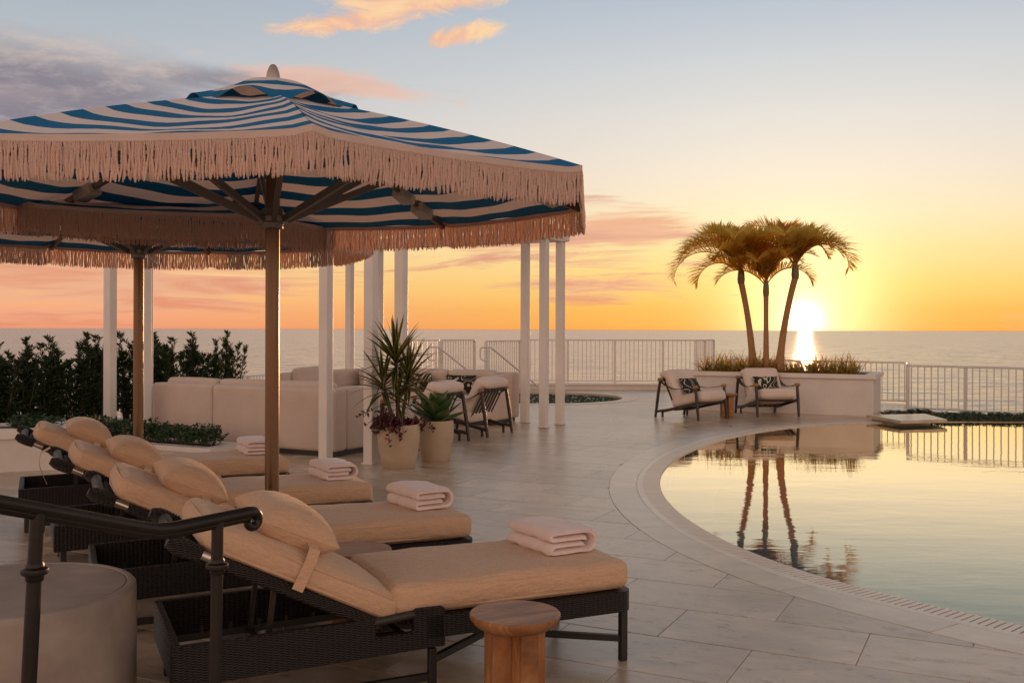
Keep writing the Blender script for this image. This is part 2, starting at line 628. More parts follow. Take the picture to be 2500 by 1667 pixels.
def wicker():
    m, t, out = new_mat('wicker')
    tc = t.n('ShaderNodeTexCoord')
    sp = t.n('ShaderNodeSeparateXYZ')
    t.t.links.new(tc.outputs['Object'], sp.inputs[0])
    u = t.m('ADD', sp.outputs[0], sp.outputs[1])
    z = sp.outputs[2]
    k = t.m('FLOOR', t.m('DIVIDE', u, .022))
    h = t.m('MULTIPLY', t.m('ABSOLUTE', t.m('SINE', t.m('ADD', t.m('MULTIPLY', z, PI/.0095), t.m('MULTIPLY', k, PI/2)))),
            t.m('ADD', .35, t.m('MULTIPLY', .65, t.m('ABSOLUTE', t.m('SINE', t.m('MULTIPLY', u, PI/.022))))))
    nz = t.n('ShaderNodeTexNoise', Scale=60, Detail=2)
    t.t.links.new(tc.outputs['Object'], nz.inputs['Vector'])
    c = t.mix(h, (.004, .003, .003), (.026, .018, .015))
    c = t.mix(t.m('MULTIPLY', nz.outputs[0], .5), c, (.010, .006, .005))
    bs = t.n('ShaderNodeBsdfPrincipled', Base_Color=c, Roughness=.48)
    bp = t.n('ShaderNodeBump', Strength=.9, Distance=.006, Height=h)
    t.t.links.new(bp.outputs[0], bs.inputs['Normal'])
    t.t.links.new(bs.outputs[0], out.inputs[0])


wicker()


def teak():
    m, t, out = new_mat('teak')
    tc = t.n('ShaderNodeTexCoord')
    oi = t.n('ShaderNodeObjectInfo')
    mp = t.n('ShaderNodeMapping', Scale=(1.2, 9, 1.2))
    t.t.links.new(tc.outputs['Object'], mp.inputs[0])
    v = t.n('ShaderNodeVectorMath', {'operation': 'ADD'})
    t.t.links.new(mp.outputs[0], v.inputs[0])
    t.set(v, 1, t.xyz(t.m('MULTIPLY', oi.outputs['Random'], 20.0), 0.0, 0.0))
    n1 = t.n('ShaderNodeTexNoise', Vector=v, Scale=3.0, Detail=5, Roughness=.6, Distortion=.7).outputs[0]
    n2 = t.n('ShaderNodeTexNoise', Vector=v, Scale=16.0, Detail=4, Roughness=.7).outputs[0]
    f = t.m('ADD', t.m('MULTIPLY', n1, .75), t.m('MULTIPLY', n2, .25))
    c = t.ramp(f, [(.33, (.16, .062, .022)), (.5, (.32, .145, .055)), (.66, (.46, .24, .105))])
    bs = t.n('ShaderNodeBsdfPrincipled', Base_Color=c, Roughness=.42)
    bp = t.n('ShaderNodeBump', Strength=.12, Distance=.003, Height=n2)
    t.t.links.new(bp.outputs[0], bs.inputs['Normal'])
    t.t.links.new(bs.outputs[0], out.inputs[0])


teak()


def travertine(name, joints):
    m, t, out = new_mat(name)
    ge = t.n('ShaderNodeNewGeometry')
    oi = t.n('ShaderNodeObjectInfo')
    du = t.n('ShaderNodeVectorMath', {'operation': 'DOT_PRODUCT'}, i1=tuple(GU))
    dn = t.n('ShaderNodeVectorMath', {'operation': 'DOT_PRODUCT'}, i1=tuple(GN))
    t.t.links.new(ge.outputs['Position'], du.inputs[0])
    t.t.links.new(ge.outputs['Position'], dn.inputs[0])
    u, n = du.outputs['Value'], dn.outputs['Value']
    rnd = oi.outputs['Random']
    off = t.m('MULTIPLY', rnd, 40.0)
    if joints:
        br = t.n('ShaderNodeTexBrick', {'offset': .5, 'squash': 1.0},
                 Vector=t.xyz(t.m('ADD', u, .604+.465+93), t.m('ADD', n, -5.215+52.2), 0.0),
                 Color1=(1, 1, 1, 1), Color2=(0, 0, 0, 1), Mortar=(.5, .5, .5, 1), Scale=1.0, Mortar_Size=.004, Mortar_Smooth=.3, Bias=0.0,
                 Brick_Width=.93, Row_Height=.522)
        rnd = br.outputs[0]
        off = t.m('MULTIPLY', rnd, 11.0)
    v = t.xyz(t.m('MULTIPLY', u, .85), t.m('MULTIPLY', n, 1.35), off)
    cloud = t.n('ShaderNodeTexNoise', Vector=v, Scale=1.7, Detail=7, Roughness=.62, Distortion=.5).outputs[0]
    v2 = t.xyz(t.m('MULTIPLY', u, .6), n, off)
    vein = t.n('ShaderNodeTexNoise', Vector=v2, Scale=11.0, Detail=6, Roughness=.7).outputs[0]
    pit = t.n('ShaderNodeTexNoise', Vector=t.xyz(t.m('MULTIPLY', u, .5), n, off), Scale=34.0, Detail=3, Roughness=.6).outputs[0]
    c = t.ramp(cloud, [(.34, (.33, .25, .172)), (.5, (.49, .385, .275)), (.66, (.64, .51, .38))])
    c = t.mix(t.n('ShaderNodeMapRange', Value=vein, From_Min=.52, From_Max=.70).outputs[0], c, (.32, .24, .165))
    pf = t.n('ShaderNodeMapRange', Value=pit, From_Min=.60, From_Max=.68).outputs[0]
    pf = t.m('MULTIPLY', pf, t.n('ShaderNodeMapRange', Value=vein, From_Min=.45, From_Max=.6).outputs[0])
    c = t.mix(t.m('MULTIPLY', pf, .7), c, (.17, .13, .10))
    k = t.m('ADD', .84, t.m('MULTIPLY', rnd, .30))
    c = t.mix(1.0, c, t.xyz(k, k, k), 'MULTIPLY')
    h = t.m('SUBTRACT', t.m('MULTIPLY', vein, .3), pf)
    if joints:
        c = t.mix(br.outputs['Fac'], c, (.22, .18, .15))
        h = t.m('SUBTRACT', h, t.m('MULTIPLY', br.outputs['Fac'], 1.5))
    rg = t.m('ADD', .17, t.m('MULTIPLY', cloud, .3))
    bs = t.n('ShaderNodeBsdfPrincipled', Base_Color=c, Roughness=rg)
    bs.inputs['Specular IOR Level'].default_value = .6
    bs.inputs['Coat Weight'].default_value = .4
    bs.inputs['Coat Roughness'].default_value = .36
    bp = t.n('ShaderNodeBump', Strength=.35, Distance=.006, Height=h)
    t.t.links.new(bp.outputs[0], bs.inputs['Normal'])
    t.t.links.new(bs.outputs[0], out.inputs[0])


travertine('travertine', False)
travertine('travertine_far', True)
pmat('grate_stone', (.72, .63, .53), .3, .08, 8, .2, 60, rnd=.05)
pmat('coping_stone', (.50, .39, .275), .30, .16, 4, .3, 40, rnd=.10, col2=(.64, .51, .37), coat=.5)


def canopy_mat():
    """striped awning cloth: blue and off-white bands by the cloth's own length coordinate"""
    m, t, out = new_mat('canopy')
    uv = t.n('ShaderNodeUVMap')
    sp = t.n('ShaderNodeSeparateXYZ')
    t.t.links.new(uv.outputs[0], sp.inputs[0])
    s = t.m('FRACT', sp.outputs[1])
    blue = t.m('LESS_THAN', s, .5)
    tc = t.n('ShaderNodeTexCoord')
    nz = t.n('ShaderNodeTexNoise', Scale=240.0, Detail=2)
    t.t.links.new(tc.outputs['Object'], nz.inputs['Vector'])
    c = t.mix(blue, (.93, .86, .83), (.0, .185, .42))
    c = t.mix(t.m('MULTIPLY', nz.outputs[0], .03), c, (.4, .4, .4))
    bs = t.n('ShaderNodeBsdfPrincipled', Base_Color=c, Roughness=.75)
    tr = t.n('ShaderNodeBsdfTranslucent')
    t.t.links.new(t.mix(blue, (.80, .52, .40), (.0, .03, .07)), tr.inputs[0])
    n2 = t.n('ShaderNodeTexNoise', Scale=3.5, Detail=3)
    t.t.links.new(tc.outputs['Object'], n2.inputs['Vector'])
    bp = t.n('ShaderNodeBump', Strength=.5, Distance=.03, Height=n2.outputs[0])
    t.t.links.new(bp.outputs[0], bs.inputs['Normal'])
    mx = t.n('ShaderNodeMixShader', i0=.28)
    t.t.links.new(bs.outputs[0], mx.inputs[1])
    t.t.links.new(tr.outputs[0], mx.inputs[2])
    t.t.links.new(mx.outputs[0], out.inputs[0])


canopy_mat()


def pool_water():
    m, t, out = new_mat('pool_water')
    ge = t.n('ShaderNodeNewGeometry')

    def wv(sx, sy, sc, off, d=3):
        mp = t.n('ShaderNodeMapping', Scale=(sx, sy, 1), Rotation=(0, 0, off))
        t.t.links.new(ge.outputs['Position'], mp.inputs[0])
        return t.n('ShaderNodeTexNoise', Vector=mp, Scale=sc, Detail=d, Roughness=.5).outputs[0]
    h = t.m('ADD', t.m('MULTIPLY', wv(.8, 1.6, 1.3, .2), .55), t.m('MULTIPLY', wv(.6, 1.9, 9.0, -.15), .08))
    bp = t.n('ShaderNodeBump', Strength=.5, Distance=.011, Height=h)
    fr = t.n('ShaderNodeFresnel', IOR=1.45)
    t.t.links.new(bp.outputs[0], fr.inputs['Normal'])
    gl = t.n('ShaderNodeBsdfGlossy', {'distribution': 'GGX'}, Color=(1, .90, .70, 1), Roughness=.012)  # sunset gold put into the reflection colour; water itself has no such tint
    t.t.links.new(bp.outputs[0], gl.inputs['Normal'])
    tr = t.n('ShaderNodeBsdfTransparent', Color=(.66, .90, .93, 1))
    mx = t.n('ShaderNodeMixShader')
    t.set(mx, 0, t.m('MULTIPLY_ADD', fr.outputs[0], 3.0, -.40, clamp=True))
    t.t.links.new(tr.outputs[0], mx.inputs[1])
    t.t.links.new(gl.outputs[0], mx.inputs[2])
    t.t.links.new(mx.outputs[0], out.inputs[0])


pool_water()


def sea_water():
    m, t, out = new_mat('sea_water')
    ge = t.n('ShaderNodeNewGeometry')

    def wv(sx, sy, sc, rot, d=4):
        mp = t.n('ShaderNodeMapping', Scale=(sx, sy, 1), Rotation=(0, 0, rot))
        t.t.links.new(ge.outputs['Position'], mp.inputs[0])
        return t.n('ShaderNodeTexNoise', Vector=mp, Scale=sc, Detail=d, Roughness=.6).outputs[0]
    def slope(sx, sy, sc, rot, d):
        mp = t.n('ShaderNodeMapping', Scale=(sx, sy, 1), Rotation=(0, 0, rot))
        t.t.links.new(ge.outputs['Position'], mp.inputs[0])
        nz = t.n('ShaderNodeTexNoise', Vector=mp, Scale=sc, Detail=d, Roughness=.6)
        v = t.n('ShaderNodeVectorMath', {'operation': 'SUBTRACT'}, i1=(.5, .5, .5))
        t.t.links.new(nz.outputs['Color'], v.inputs[0])
        return v

    # wave facets tilt the surface directly, so that far waves do not average out to a mirror
    a, b = slope(.3, 1, .16, .12, 3), slope(.4, 1, .8, -.2, 4)
    v1 = t.n('ShaderNodeVectorMath', {'operation': 'MULTIPLY'}, i1=(.5, .42, 0))
    t.t.links.new(a.outputs[0], v1.inputs[0])
    v2 = t.n('ShaderNodeVectorMath', {'operation': 'MULTIPLY_ADD'}, i1=(1.1, .55, 0))
    t.t.links.new(b.outputs[0], v2.inputs[0])
    t.t.links.new(v1.outputs[0], v2.inputs[2])
    v3 = t.n('ShaderNodeVectorMath', {'operation': 'ADD'}, i1=(0, 0, 1))
    t.t.links.new(v2.outputs[0], v3.inputs[0])
    bp = t.n('ShaderNodeVectorMath', {'operation': 'NORMALIZE'})
    t.t.links.new(v3.outputs[0], bp.inputs[0])
    df = t.n('ShaderNodeBsdfDiffuse', Color=(.06, .07, .075, 1))
    gl = t.n('ShaderNodeBsdfGlossy', {'distribution': 'GGX'}, Color=(1.0, .88, .78, 1), Roughness=.25)  # warm sky tone put into the reflection tint of the sea
    t.t.links.new(bp.outputs[0], gl.inputs['Normal'])
    fr = t.n('ShaderNodeFresnel', IOR=1.34)
    t.t.links.new(bp.outputs[0], fr.inputs['Normal'])
    mx = t.n('ShaderNodeMixShader', i0=t.m('ADD', .30, t.m('MULTIPLY', fr.outputs[0], .68)))
    t.t.links.new(df.outputs[0], mx.inputs[1])
    t.t.links.new(gl.outputs[0], mx.inputs[2])
    t.t.links.new(mx.outputs[0], out.inputs[0])


sea_water()


def mosaic():
    m, t, out = new_mat('mosaic')
    tc = t.n('ShaderNodeTexCoord')
    sp = t.n('ShaderNodeSeparateXYZ')
    t.t.links.new(tc.outputs['Object'], sp.inputs[0])
    a = t.m('MULTIPLY', t.m('ARCTAN2', sp.outputs[1], sp.outputs[0]), 1.9/.032)
    b = t.m('DIVIDE', sp.outputs[2], .026)
    wn = t.n('ShaderNodeTexWhiteNoise', {'noise_dimensions': '2D'}, Vector=t.xyz(t.m('FLOOR', a), t.m('FLOOR', b), 0.0))
    c = t.ramp(wn.outputs[0], [(0, (.02, .05, .05)), (.45, (.035, .09, .08)), (.7, (.07, .14, .12)), (.82, (.35, .40, .34)), (.92, (.5, .5, .42))], 'CONSTANT')
    e = t.m('MAXIMUM', t.m('GREATER_THAN', t.m('ABSOLUTE', t.m('SUBTRACT', t.m('FRACT', a), .5)), .44),
            t.m('GREATER_THAN', t.m('ABSOLUTE', t.m('SUBTRACT', t.m('FRACT', b), .5)), .44))
    c = t.mix(e, c, (.10, .12, .11))
    bs = t.n('ShaderNodeBsdfPrincipled', Base_Color=c, Roughness=.25)
    t.t.links.new(bs.outputs[0], out.inputs[0])


mosaic()


def line_cushion():
    """dark green cloth with pale wandering lines"""
    m, t, out = new_mat('line_cushion')
    tc = t.n('ShaderNodeTexCoord')
    oi = t.n('ShaderNodeObjectInfo')
    v = t.n('ShaderNodeVectorMath', {'operation': 'ADD'})
    t.t.links.new(tc.outputs['Object'], v.inputs[0])
    t.set(v, 1, t.xyz(t.m('MULTIPLY', oi.outputs['Random'], 7.0), 0.0, 0.0))
    nz = t.n('ShaderNodeTexNoise', Vector=v, Scale=4.2, Detail=.6, Roughness=.4, Distortion=.9).outputs[0]
    q = t.m('FRACT', t.m('MULTIPLY', nz, 6.5))
    ln = t.n('ShaderNodeMapRange', Value=t.m('ABSOLUTE', t.m('SUBTRACT', q, .5)), From_Min=.06, From_Max=.10, To_Min=1.0, To_Max=0.0).outputs[0]
    c = t.mix(ln, (.016, .022, .012), (.62, .54, .45))
    bs = t.n('ShaderNodeBsdfPrincipled', Base_Color=c, Roughness=.9)
    t.t.links.new(bs.outputs[0], out.inputs[0])


line_cushion()


def variegated():
    m, t, out = new_mat('variegated_leaf')
    uv = t.n('ShaderNodeUVMap')
    sp = t.n('ShaderNodeSeparateXYZ')
    t.t.links.new(uv.outputs[0], sp.inputs[0])
    e = t.n('ShaderNodeMapRange', Value=t.m('ABSOLUTE', t.m('SUBTRACT', sp.outputs[0], .5)), From_Min=.37, From_Max=.42).outputs[0]
    c = t.mix(e, (.022, .048, .022), (.34, .27, .08))
    bs = t.n('ShaderNodeBsdfPrincipled', Base_Color=c, Roughness=.4)
    tr = t.n('ShaderNodeBsdfTranslucent')
    t.t.links.new(t.mix(e, (.08, .11, .02), (.75, .42, .07)), tr.inputs[0])
    mx = t.n('ShaderNodeMixShader', i0=.3)
    t.t.links.new(bs.outputs[0], mx.inputs[1])
    t.t.links.new(tr.outputs[0], mx.inputs[2])
    t.t.links.new(mx.outputs[0], out.inputs[0])


variegated()

# ------------------------------------------------------------------ pool outline (star-shaped round PC)
PC = (8.6, 9.6)
RT = [(98, 7.05), (107, 7.16), (117, 7.27), (127, 7.27), (139, 7.10), (152, 6.98), (165, 7.0), (176, 7.11), (186, 7.26), (194, 7.40),
      (201, 7.51), (208, 7.56), (216, 7.50), (226, 7.40), (240, 7.32), (258, 7.3), (280, 7.4), (310, 7.8), (335, 8.2), (350, 8.4)]


def pool_r(deg):
    deg %= 360
    if deg < 98:
        if deg < 28:
            return 8.4+(6.96/math.sin(R(28))-8.4)*max(deg, 0)/28.0
        return (16.56-PC[1])/math.sin(R(deg))
    if deg >= 350:
        return 8.4
    for i in range(len(RT)-1):
        if RT[i][0] <= deg <= RT[i+1][0]:
            x0, y0 = RT[i]; x1, y1 = RT[i+1]
            ym = RT[max(i-1, 0)]; yp = RT[min(i+2, len(RT)-1)]
            m0 = (y1-ym[1])/(x1-ym[0]); m1 = (yp[1]-y0)/(yp[0]-x0)
            h = x1-x0; s = (deg-x0)/h
            return (2*s**3-3*s*s+1)*y0+(s**3-2*s*s+s)*h*m0+(-2*s**3+3*s*s)*y1+(s**3-s*s)*h*m1


def pool_pt(deg, off=0.0):
    r = pool_r(deg)+off
    return (PC[0]+r*math.cos(R(deg)), PC[1]+r*math.sin(R(deg)))


def ring(off, step=2.0):
    out = []
    d = 0.0
    while d < 360-1e-6:
        o = off
        if d < 106 or d > 352:
            o = min(off, .02)
        elif d < 109:
            o = min(off, .02+(off-.02)*(d-106)/3)
        out.append(pool_pt(d, o))
        d += step
    return out


# ------------------------------------------------------------------ setting: terrace, lower terrace, sea
SPA_C, SPA_R = (.585, 22.2), 1.9
deck_outer = [(-14, -2), (22, -2), (22, 17.05), (12, 17.05), (9.25, 17.42), (7.55, 18.87), (8.22, 20.6), (6.32, 21.87), (5.05, 22.9), (4.95, 24.6),
              (5.6, 26.5), (5.1, 26.7), (4.55, 25.5), (.25, 25.5), (-.55, 24.05), (-2.7, 24.05), (-2.7, 19.7), (-4.0, 18.7), (-7.2, 12.2), (-14, 9.0)]
deck = MB().slab(deck_outer, [ring(.17)[::-1], arc_pts(SPA_C, SPA_R, 0, -2*PI, 64)[:-1]], -3.0, -.006).build('terrace', 'travertine_far')
tag(deck, 'pale travertine paving of the pool terrace', kind='structure')

low = MB().slab([(-18, 6), (-7.3, 12.0), (-3.95, 18.85), (-2.75, 19.75), (-2.75, 24.1), (-.5, 24.1), (.2, 25.6), (.4, 27.2), (-3.9, 27.0), (-5.7, 24.3), (-9.3, 16.2), (-18, 9.0)],
                [], -3.0, -.75).build('lower_terrace', 'terrace_edge')
tag(low, 'lower terrace beyond the hedge', kind='structure')

S = 60000.0
sea = MB()
sea.add([(-S, -200, -8), (S, -200, -8), (S, S, -8), (-S, S, -8)], [(0, 1, 2, 3)])
sea = sea.build('sea', 'sea_water')
tag(sea, 'calm sea reaching to the horizon', kind='structure')

# ---- paving stones, one by one where they can be told apart
U0, N0, TW, TH, GAP = -.604, 5.215, .93, .522, .002
MARG = .495


def inside_pool(p, off=MARG):
    dx, dy = p[0]-PC[0], p[1]-PC[1]
    a = math.degrees(math.atan2(dy, dx)) % 360
    return math.hypot(dx, dy) < pool_r(a)+off


def clip_tile(poly):
    """the part of a convex tile outside the coping's outer curve"""
    n = len(poly)
    ins = [inside_pool(p) for p in poly]
    if not any(ins):
        return poly
    if all(ins):
        return None

    def cross(a, b):
        for _ in range(24):
            m = ((a[0]+b[0])/2, (a[1]+b[1])/2)
            if inside_pool(m):
                b = m
            else:
                a = m
        return a
    i0 = next(i for i in range(n) if ins[i-1] and not ins[i])
    order = [(i0+k) % n for k in range(n)]
    out = [cross(poly[i0], poly[i0-1])]
    for i in order:
        if ins[i]:
            last = i
            break
        out.append(poly[i])
    out.append(cross(poly[(last-1) % n], poly[last]))
    a0 = math.degrees(math.atan2(out[-1][1]-PC[1], out[-1][0]-PC[0])) % 360
    a1 = math.degrees(math.atan2(out[0][1]-PC[1], out[0][0]-PC[0])) % 360
    k = max(2, int(abs(a1-a0)/1.2))
    for j in range(1, k):
        out.append(pool_pt(a0+(a1-a0)*j/k, MARG))
    return out


def area(p):
    return .5*sum(p[i-1][0]*p[i][1]-p[i][0]*p[i-1][1] for i in range(len(p)))


ntile = 0
whole = None
for kn in range(-9, 19):
    n0 = N0+(kn-1)*TH
    shift = 0 if kn % 2 == 0 else TW/2
    for ku in range(-22, 12):
        u0 = U0+ku*TW+shift
        cu, cn = u0+TW/2, n0+TH/2
        c = GU*cu+GN*cn
        if not (2.2 < c.y < 13.6 and abs(c.x) < .56*c.y+.5):
            continue
        if c.x < -3.2-.0*c.y and c.y > 10.6:
            continue
        w, h = TW/2-GAP, TH/2-GAP
        loc = [(-w, -h), (w, -h), (w, h), (-w, h)]
        wp = [(c.x+GU.x*a+GN.x*b, c.y+GU.y*a+GN.y*b) for a, b in loc]
        cl = clip_tile(wp)
        if cl is None or area(cl) < .004:
            continue
        if cl is wp:
            if whole is None:
                o = MB().prism(loc, -.03, 0, cham=.0025).build('paving_stone', 'travertine', deck)
                whole = o.data
            else:
                o = bpy.data.objects.new('paving_stone', whole)
                COL.objects.link(o)
                o.parent = deck
            o.location = (c.x, c.y, random.uniform(-.0006, .0006))
            o.rotation_euler = (0, 0, math.atan2(GU.y, GU.x))
        else:
            o = MB().prism([(p[0]-c.x, p[1]-c.y) for p in cl], -.03, 0, cham=.0025).build('paving_stone', 'travertine', deck)
            o.location = (c.x, c.y, random.uniform(-.0006, .0006))
        ntile += 1

# ---- pool: basin, steps, water, overflow grate, coping stones
pool = MB()
rin = ring(0.0)
k = len(rin)
vs, fs = [], []
prof = [(.0, -.02), (.0, -.30), (-.55, -.30), (-.56, -1.25)]


def ring_pts(off):
    return [pool_pt(i*360/k, off) for i in range(k)]


basin = MB()
for off, z in prof:
    pts = ring_pts(off)
    vs += [(p[0], p[1], z) for p in pts]
for r_ in range(len(prof)-1):
    for j in range(k):
        j2 = (j+1) % k
        fs.append((r_*k+j, (r_+1)*k+j, (r_+1)*k+j2, r_*k+j2))
fs.append(tuple((len(prof)-1)*k+j for j in range(k)))
basin.add(vs, fs)
basin = basin.build('pool_basin', 'pool_plaster')
tag(basin, 'turquoise plaster basin of the swimming pool', kind='structure')
led = MB().slab(ring_pts(-.012), [ring_pts(-.53)[::-1]], -.32, -.296).build('pool_ledge', 'pool_ledge', basin)
for rr, zz in ((1.55, -.62), (1.1, -.42)):
    MB().lathe([(rr, -1.25-zz), (rr, -.03), (rr-.03, 0), (0, 0)], 56, (1.75, 8.7, zz)).build('pool_step', 'pool_plaster', basin, smooth=40)
    MB().tube([(1.75+rr*math.cos(q), 8.7+rr*math.sin(q), zz+.002) for q in np.linspace(0, 2*PI, 72, endpoint=False)], .035, 6, closed=True, flat=.3).build('step_nosing', 'pool_ledge', basin)
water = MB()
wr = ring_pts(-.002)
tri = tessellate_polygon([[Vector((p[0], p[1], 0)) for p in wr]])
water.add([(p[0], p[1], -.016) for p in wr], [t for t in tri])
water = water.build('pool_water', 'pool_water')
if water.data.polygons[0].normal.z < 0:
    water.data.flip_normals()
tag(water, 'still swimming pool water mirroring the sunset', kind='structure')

coping = MB().slab([pool_pt(d, .172) for d in np.arange(106, 262, 1.5)]+[pool_pt(d, .0) for d in np.arange(262, 106, -1.5)], [], -.25, -.16).build('pool_coping', 'channel')
tag(coping, 'curved stone coping with slotted overflow channel round the pool', kind='structure')
# grate bars
arcl, degs, d = 0.0, [], 107.5
while d < 258:
    degs.append(d)
    rr = pool_r(d)+.08
    d += math.degrees(.0415/rr)
bar_me = None
bars = []
for d in degs:
    p = pool_pt(d, .08)
    bars.append((math.hypot(*p), d, p))
near = sorted(bars)[:]
vis = [b for b in near if abs(b[2][0]) < .56*b[2][1]]
sel = set(b[1] for b in vis[:300])
prot = MB()
prot.prism([(-.082, .0), (-.079, .010), (-.070, .014), (.086, .014), (.086, -.05), (-.082, -.05)][::-1], -.0148, .0148, Matrix.Rotation(PI/2, 4, 'X'))
rest = MB()
for _, d, p in bars:
    q0, q1 = pool_pt(d-.3), pool_pt(d+.3)
    ang = math.atan2(q1[1]-q0[1], q1[0]-q0[0])-PI/2
    M = Matrix.Translation((p[0], p[1], -.0135)) @ Matrix.Rotation(ang, 4, 'Z')
    if d in sel:
        if bar_me is None:
            o = prot.build('grate_bar', 'grate_stone', coping, bevel=0)
            bar_me = o.data
            o.matrix_local = M
        else:
            inst('grate_bar', bar_me, coping, M)
    else:
        rest.add(prot.v, prot.f, M)
if rest.v:
    tag(rest.build('grate_bars', 'grate_stone', coping), kind='stuff')
# coping stones
for (o0, o1, L, ph, mt) in ((.1665, .2260, 1.1, 0.0, 'grate_stone'), (.2285, MARG-.002, .92, .35, 'coping_stone')):
    d = 107.0+ph*6
    while d < 258:
        dd = math.degrees(L/(pool_r(d)+o0))
        g = math.degrees(.0013/(pool_r(d)+o0))
        a = np.linspace(d+g, d+dd-g, 7)
        poly = [pool_pt(q, o0) for q in a[::-1]]+[pool_pt(q, o1) for q in a]
        if area(poly) < 0:
            poly = poly[::-1]
        cx = sum(p[0] for p in poly)/len(poly); cy = sum(p[1] for p in poly)/len(poly)
        o = MB().prism([(p[0]-cx, p[1]-cy) for p in poly], -.06, .0015, cham=.0012).build('coping_stone', mt, coping)
        o.location = (cx, cy, random.uniform(-.0005, .0005))
        d += dd

# stone slab standing out over the water by the planting bed
pad = MB().prism([(6.15, 15.75), (6.99, 15.98), (7.09, 17.08), (5.98, 16.80)], .035, .085, cham=.006).build('stone_slab', 'coping_stone')
MB().prism([(6.22, 16.2), (6.9, 16.4), (6.95, 17.0), (6.05, 16.72)], -.3, .035).build('slab_base', 'coping_stone', pad)
tag(pad, 'square stone slab jutting over the pool corner beside the planter', 'stone slab')

# spa
spa = thing('spa_pool', 'round sunken spa lined with dark green mosaic behind the pergola posts', 'spa', (SPA_C[0], SPA_C[1], 0))
MB().lathe([(SPA_R-.012, -.0), (SPA_R-.012, -.9), (0, -.9)], 96, caps=False).build('mosaic_wall', 'mosaic', spa, smooth=60)
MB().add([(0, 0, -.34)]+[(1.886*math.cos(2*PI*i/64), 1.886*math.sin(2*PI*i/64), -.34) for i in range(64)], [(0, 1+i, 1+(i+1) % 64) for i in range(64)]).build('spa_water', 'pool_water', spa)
c0 = arc_pts((0, 0), SPA_R+.32, 0, 2*PI, 72)[:-1]
MB().slab(c0, [arc_pts((0, 0), SPA_R-.03, 0, -2*PI, 72)[:-1]], -.05, .0).build('spa_rim', 'travertine', spa)

# ------------------------------------------------------------------ masonry walls and planters
def wall(name, label, cat, p0, p1, thick, h, cap=.0, capth=.06, over=.03, mat='plaster', z0=-.02, soil=True):
    """straight planter box from p0 to p1 (front edge), going back by thick"""
    p0, p1 = Vector(p0), Vector(p1)
    d = (p1-p0)
    L = d.length
    a = math.atan2(d.y, d.x)
    o = thing(name, label, cat, (p0.x, p0.y, 0), a)
    MB().box((L/2, thick/2, (h-capth+z0)/2), (L, thick, h-capth-z0)).build('planter_wall', mat, o, bevel=.008)
    b = .16
    m = MB().slab([(-over, -over), (L+over, -over), (L+over, thick+over), (-over, thick+over)],
                  [[(b, b), (b, thick-b), (L-b, thick-b), (L-b, b)]] if soil else [], h-capth+.0015, h)
    m.build('planter_cap', 'plaster_cap', o, bevel=.01)
    if soil:
        MB().box((L/2, thick/2, h-.04), (L-2*b-.01, thick-2*b-.01, .04)).build('soil', 'soil', o)
    return o


palm_planter = wall('palm_planter', 'white plastered planter carrying the three palms', 'planter', (3.3, 19.0), (6.39, 17.58), 1.55, .72, over=.045, capth=.07)
left_planter = wall('low_planter', 'raised white planter wall at the far left behind the loungers', 'planter', (-7.3, 9.55), (-4.75, 10.62), .8, .44, capth=.09)
hp0 = Vector((-7.05, 11.0)) ; hp1 = hp0+Vector((.445, .8955))*7.3
hedge_planter = wall('hedge_planter', 'long low white planter under the tall hedge', 'planter', (hp0.x+.36, hp0.y-.18), (hp1.x+.36, hp1.y-.18), .8, .19, capth=.06)
shrub_planter = wall('shrub_planter', 'low planting bed kerb in front of the sofa back', 'planter', (-5.75, 12.45), (-3.42, 11.29), .62, .14, capth=.05)
kerb = MB().box((2.3, 25.32, .05), (4.75, .36, .12)).build('railing_kerb', 'plaster', bevel=.008)
MB().box((2.3, 25.32, .125), (4.85, .44, .03)).build('kerb_cap', 'plaster_cap', kerb, bevel=.006)
tag(kerb, 'low white kerb wall under the long railing behind the spa', 'kerb')

# ------------------------------------------------------------------ pergola of twelve posts in corner triples
E0 = Vector((-1.58, 11.15)); PU = Vector((.445, .8955)); PV = Vector((-.8955, .445)); LU, LV = 5.28, 4.08
perg = thing('pergola', 'white pergola on corner groups of three square posts round the sofas', 'pergola', (E0.x, E0.y, 0), math.atan2(PU.y, PU.x))
# local x = along PU, local y = along PV
PH, PW = 2.9, .118
pm = MB().box((0, 0, PH/2), (PW, PW, PH))
me_post = None
for cx, sx in ((0, 1), (LU, -1)):
    for cy, sy in ((0, 1), (LV, -1)):
        for (px, py) in ((cx, cy), (cx+.62*sx, cy), (cx, cy+.62*sy)):
            if me_post is None:
                o = pm.build('post', 'white_paint', perg, bevel=.006)
                me_post = o.data
            else:
                o = link('post', me_post, perg, .006)
            o.location = (px, py, 0)
            b = MB().box((0, 0, .006), (PW+.03, PW+.03, .012)).build('base_plate', 'white_paint', o)
for (a, b) in (((-.12, 0), (LU+.12, 0)), ((-.12, LV), (LU+.12, LV))):
    MB().beam((a[0], a[1], PH+.10), (b[0], b[1], PH+.10), .10, .20).build('beam', 'white_paint', perg, bevel=.01)
for x in (0, LU):
    MB().beam((x, -.14, PH+.085), (x, LV+.14, PH+.085), .098, .166).build('beam', 'white_paint', perg, bevel=.01)
for i in range(17):
    x = .3+(LU-.6)*i/16
    MB().beam((x, .05, PH+.225), (x, LV-.05, PH+.225), .05, .05).build('rafter', 'white_paint', perg)

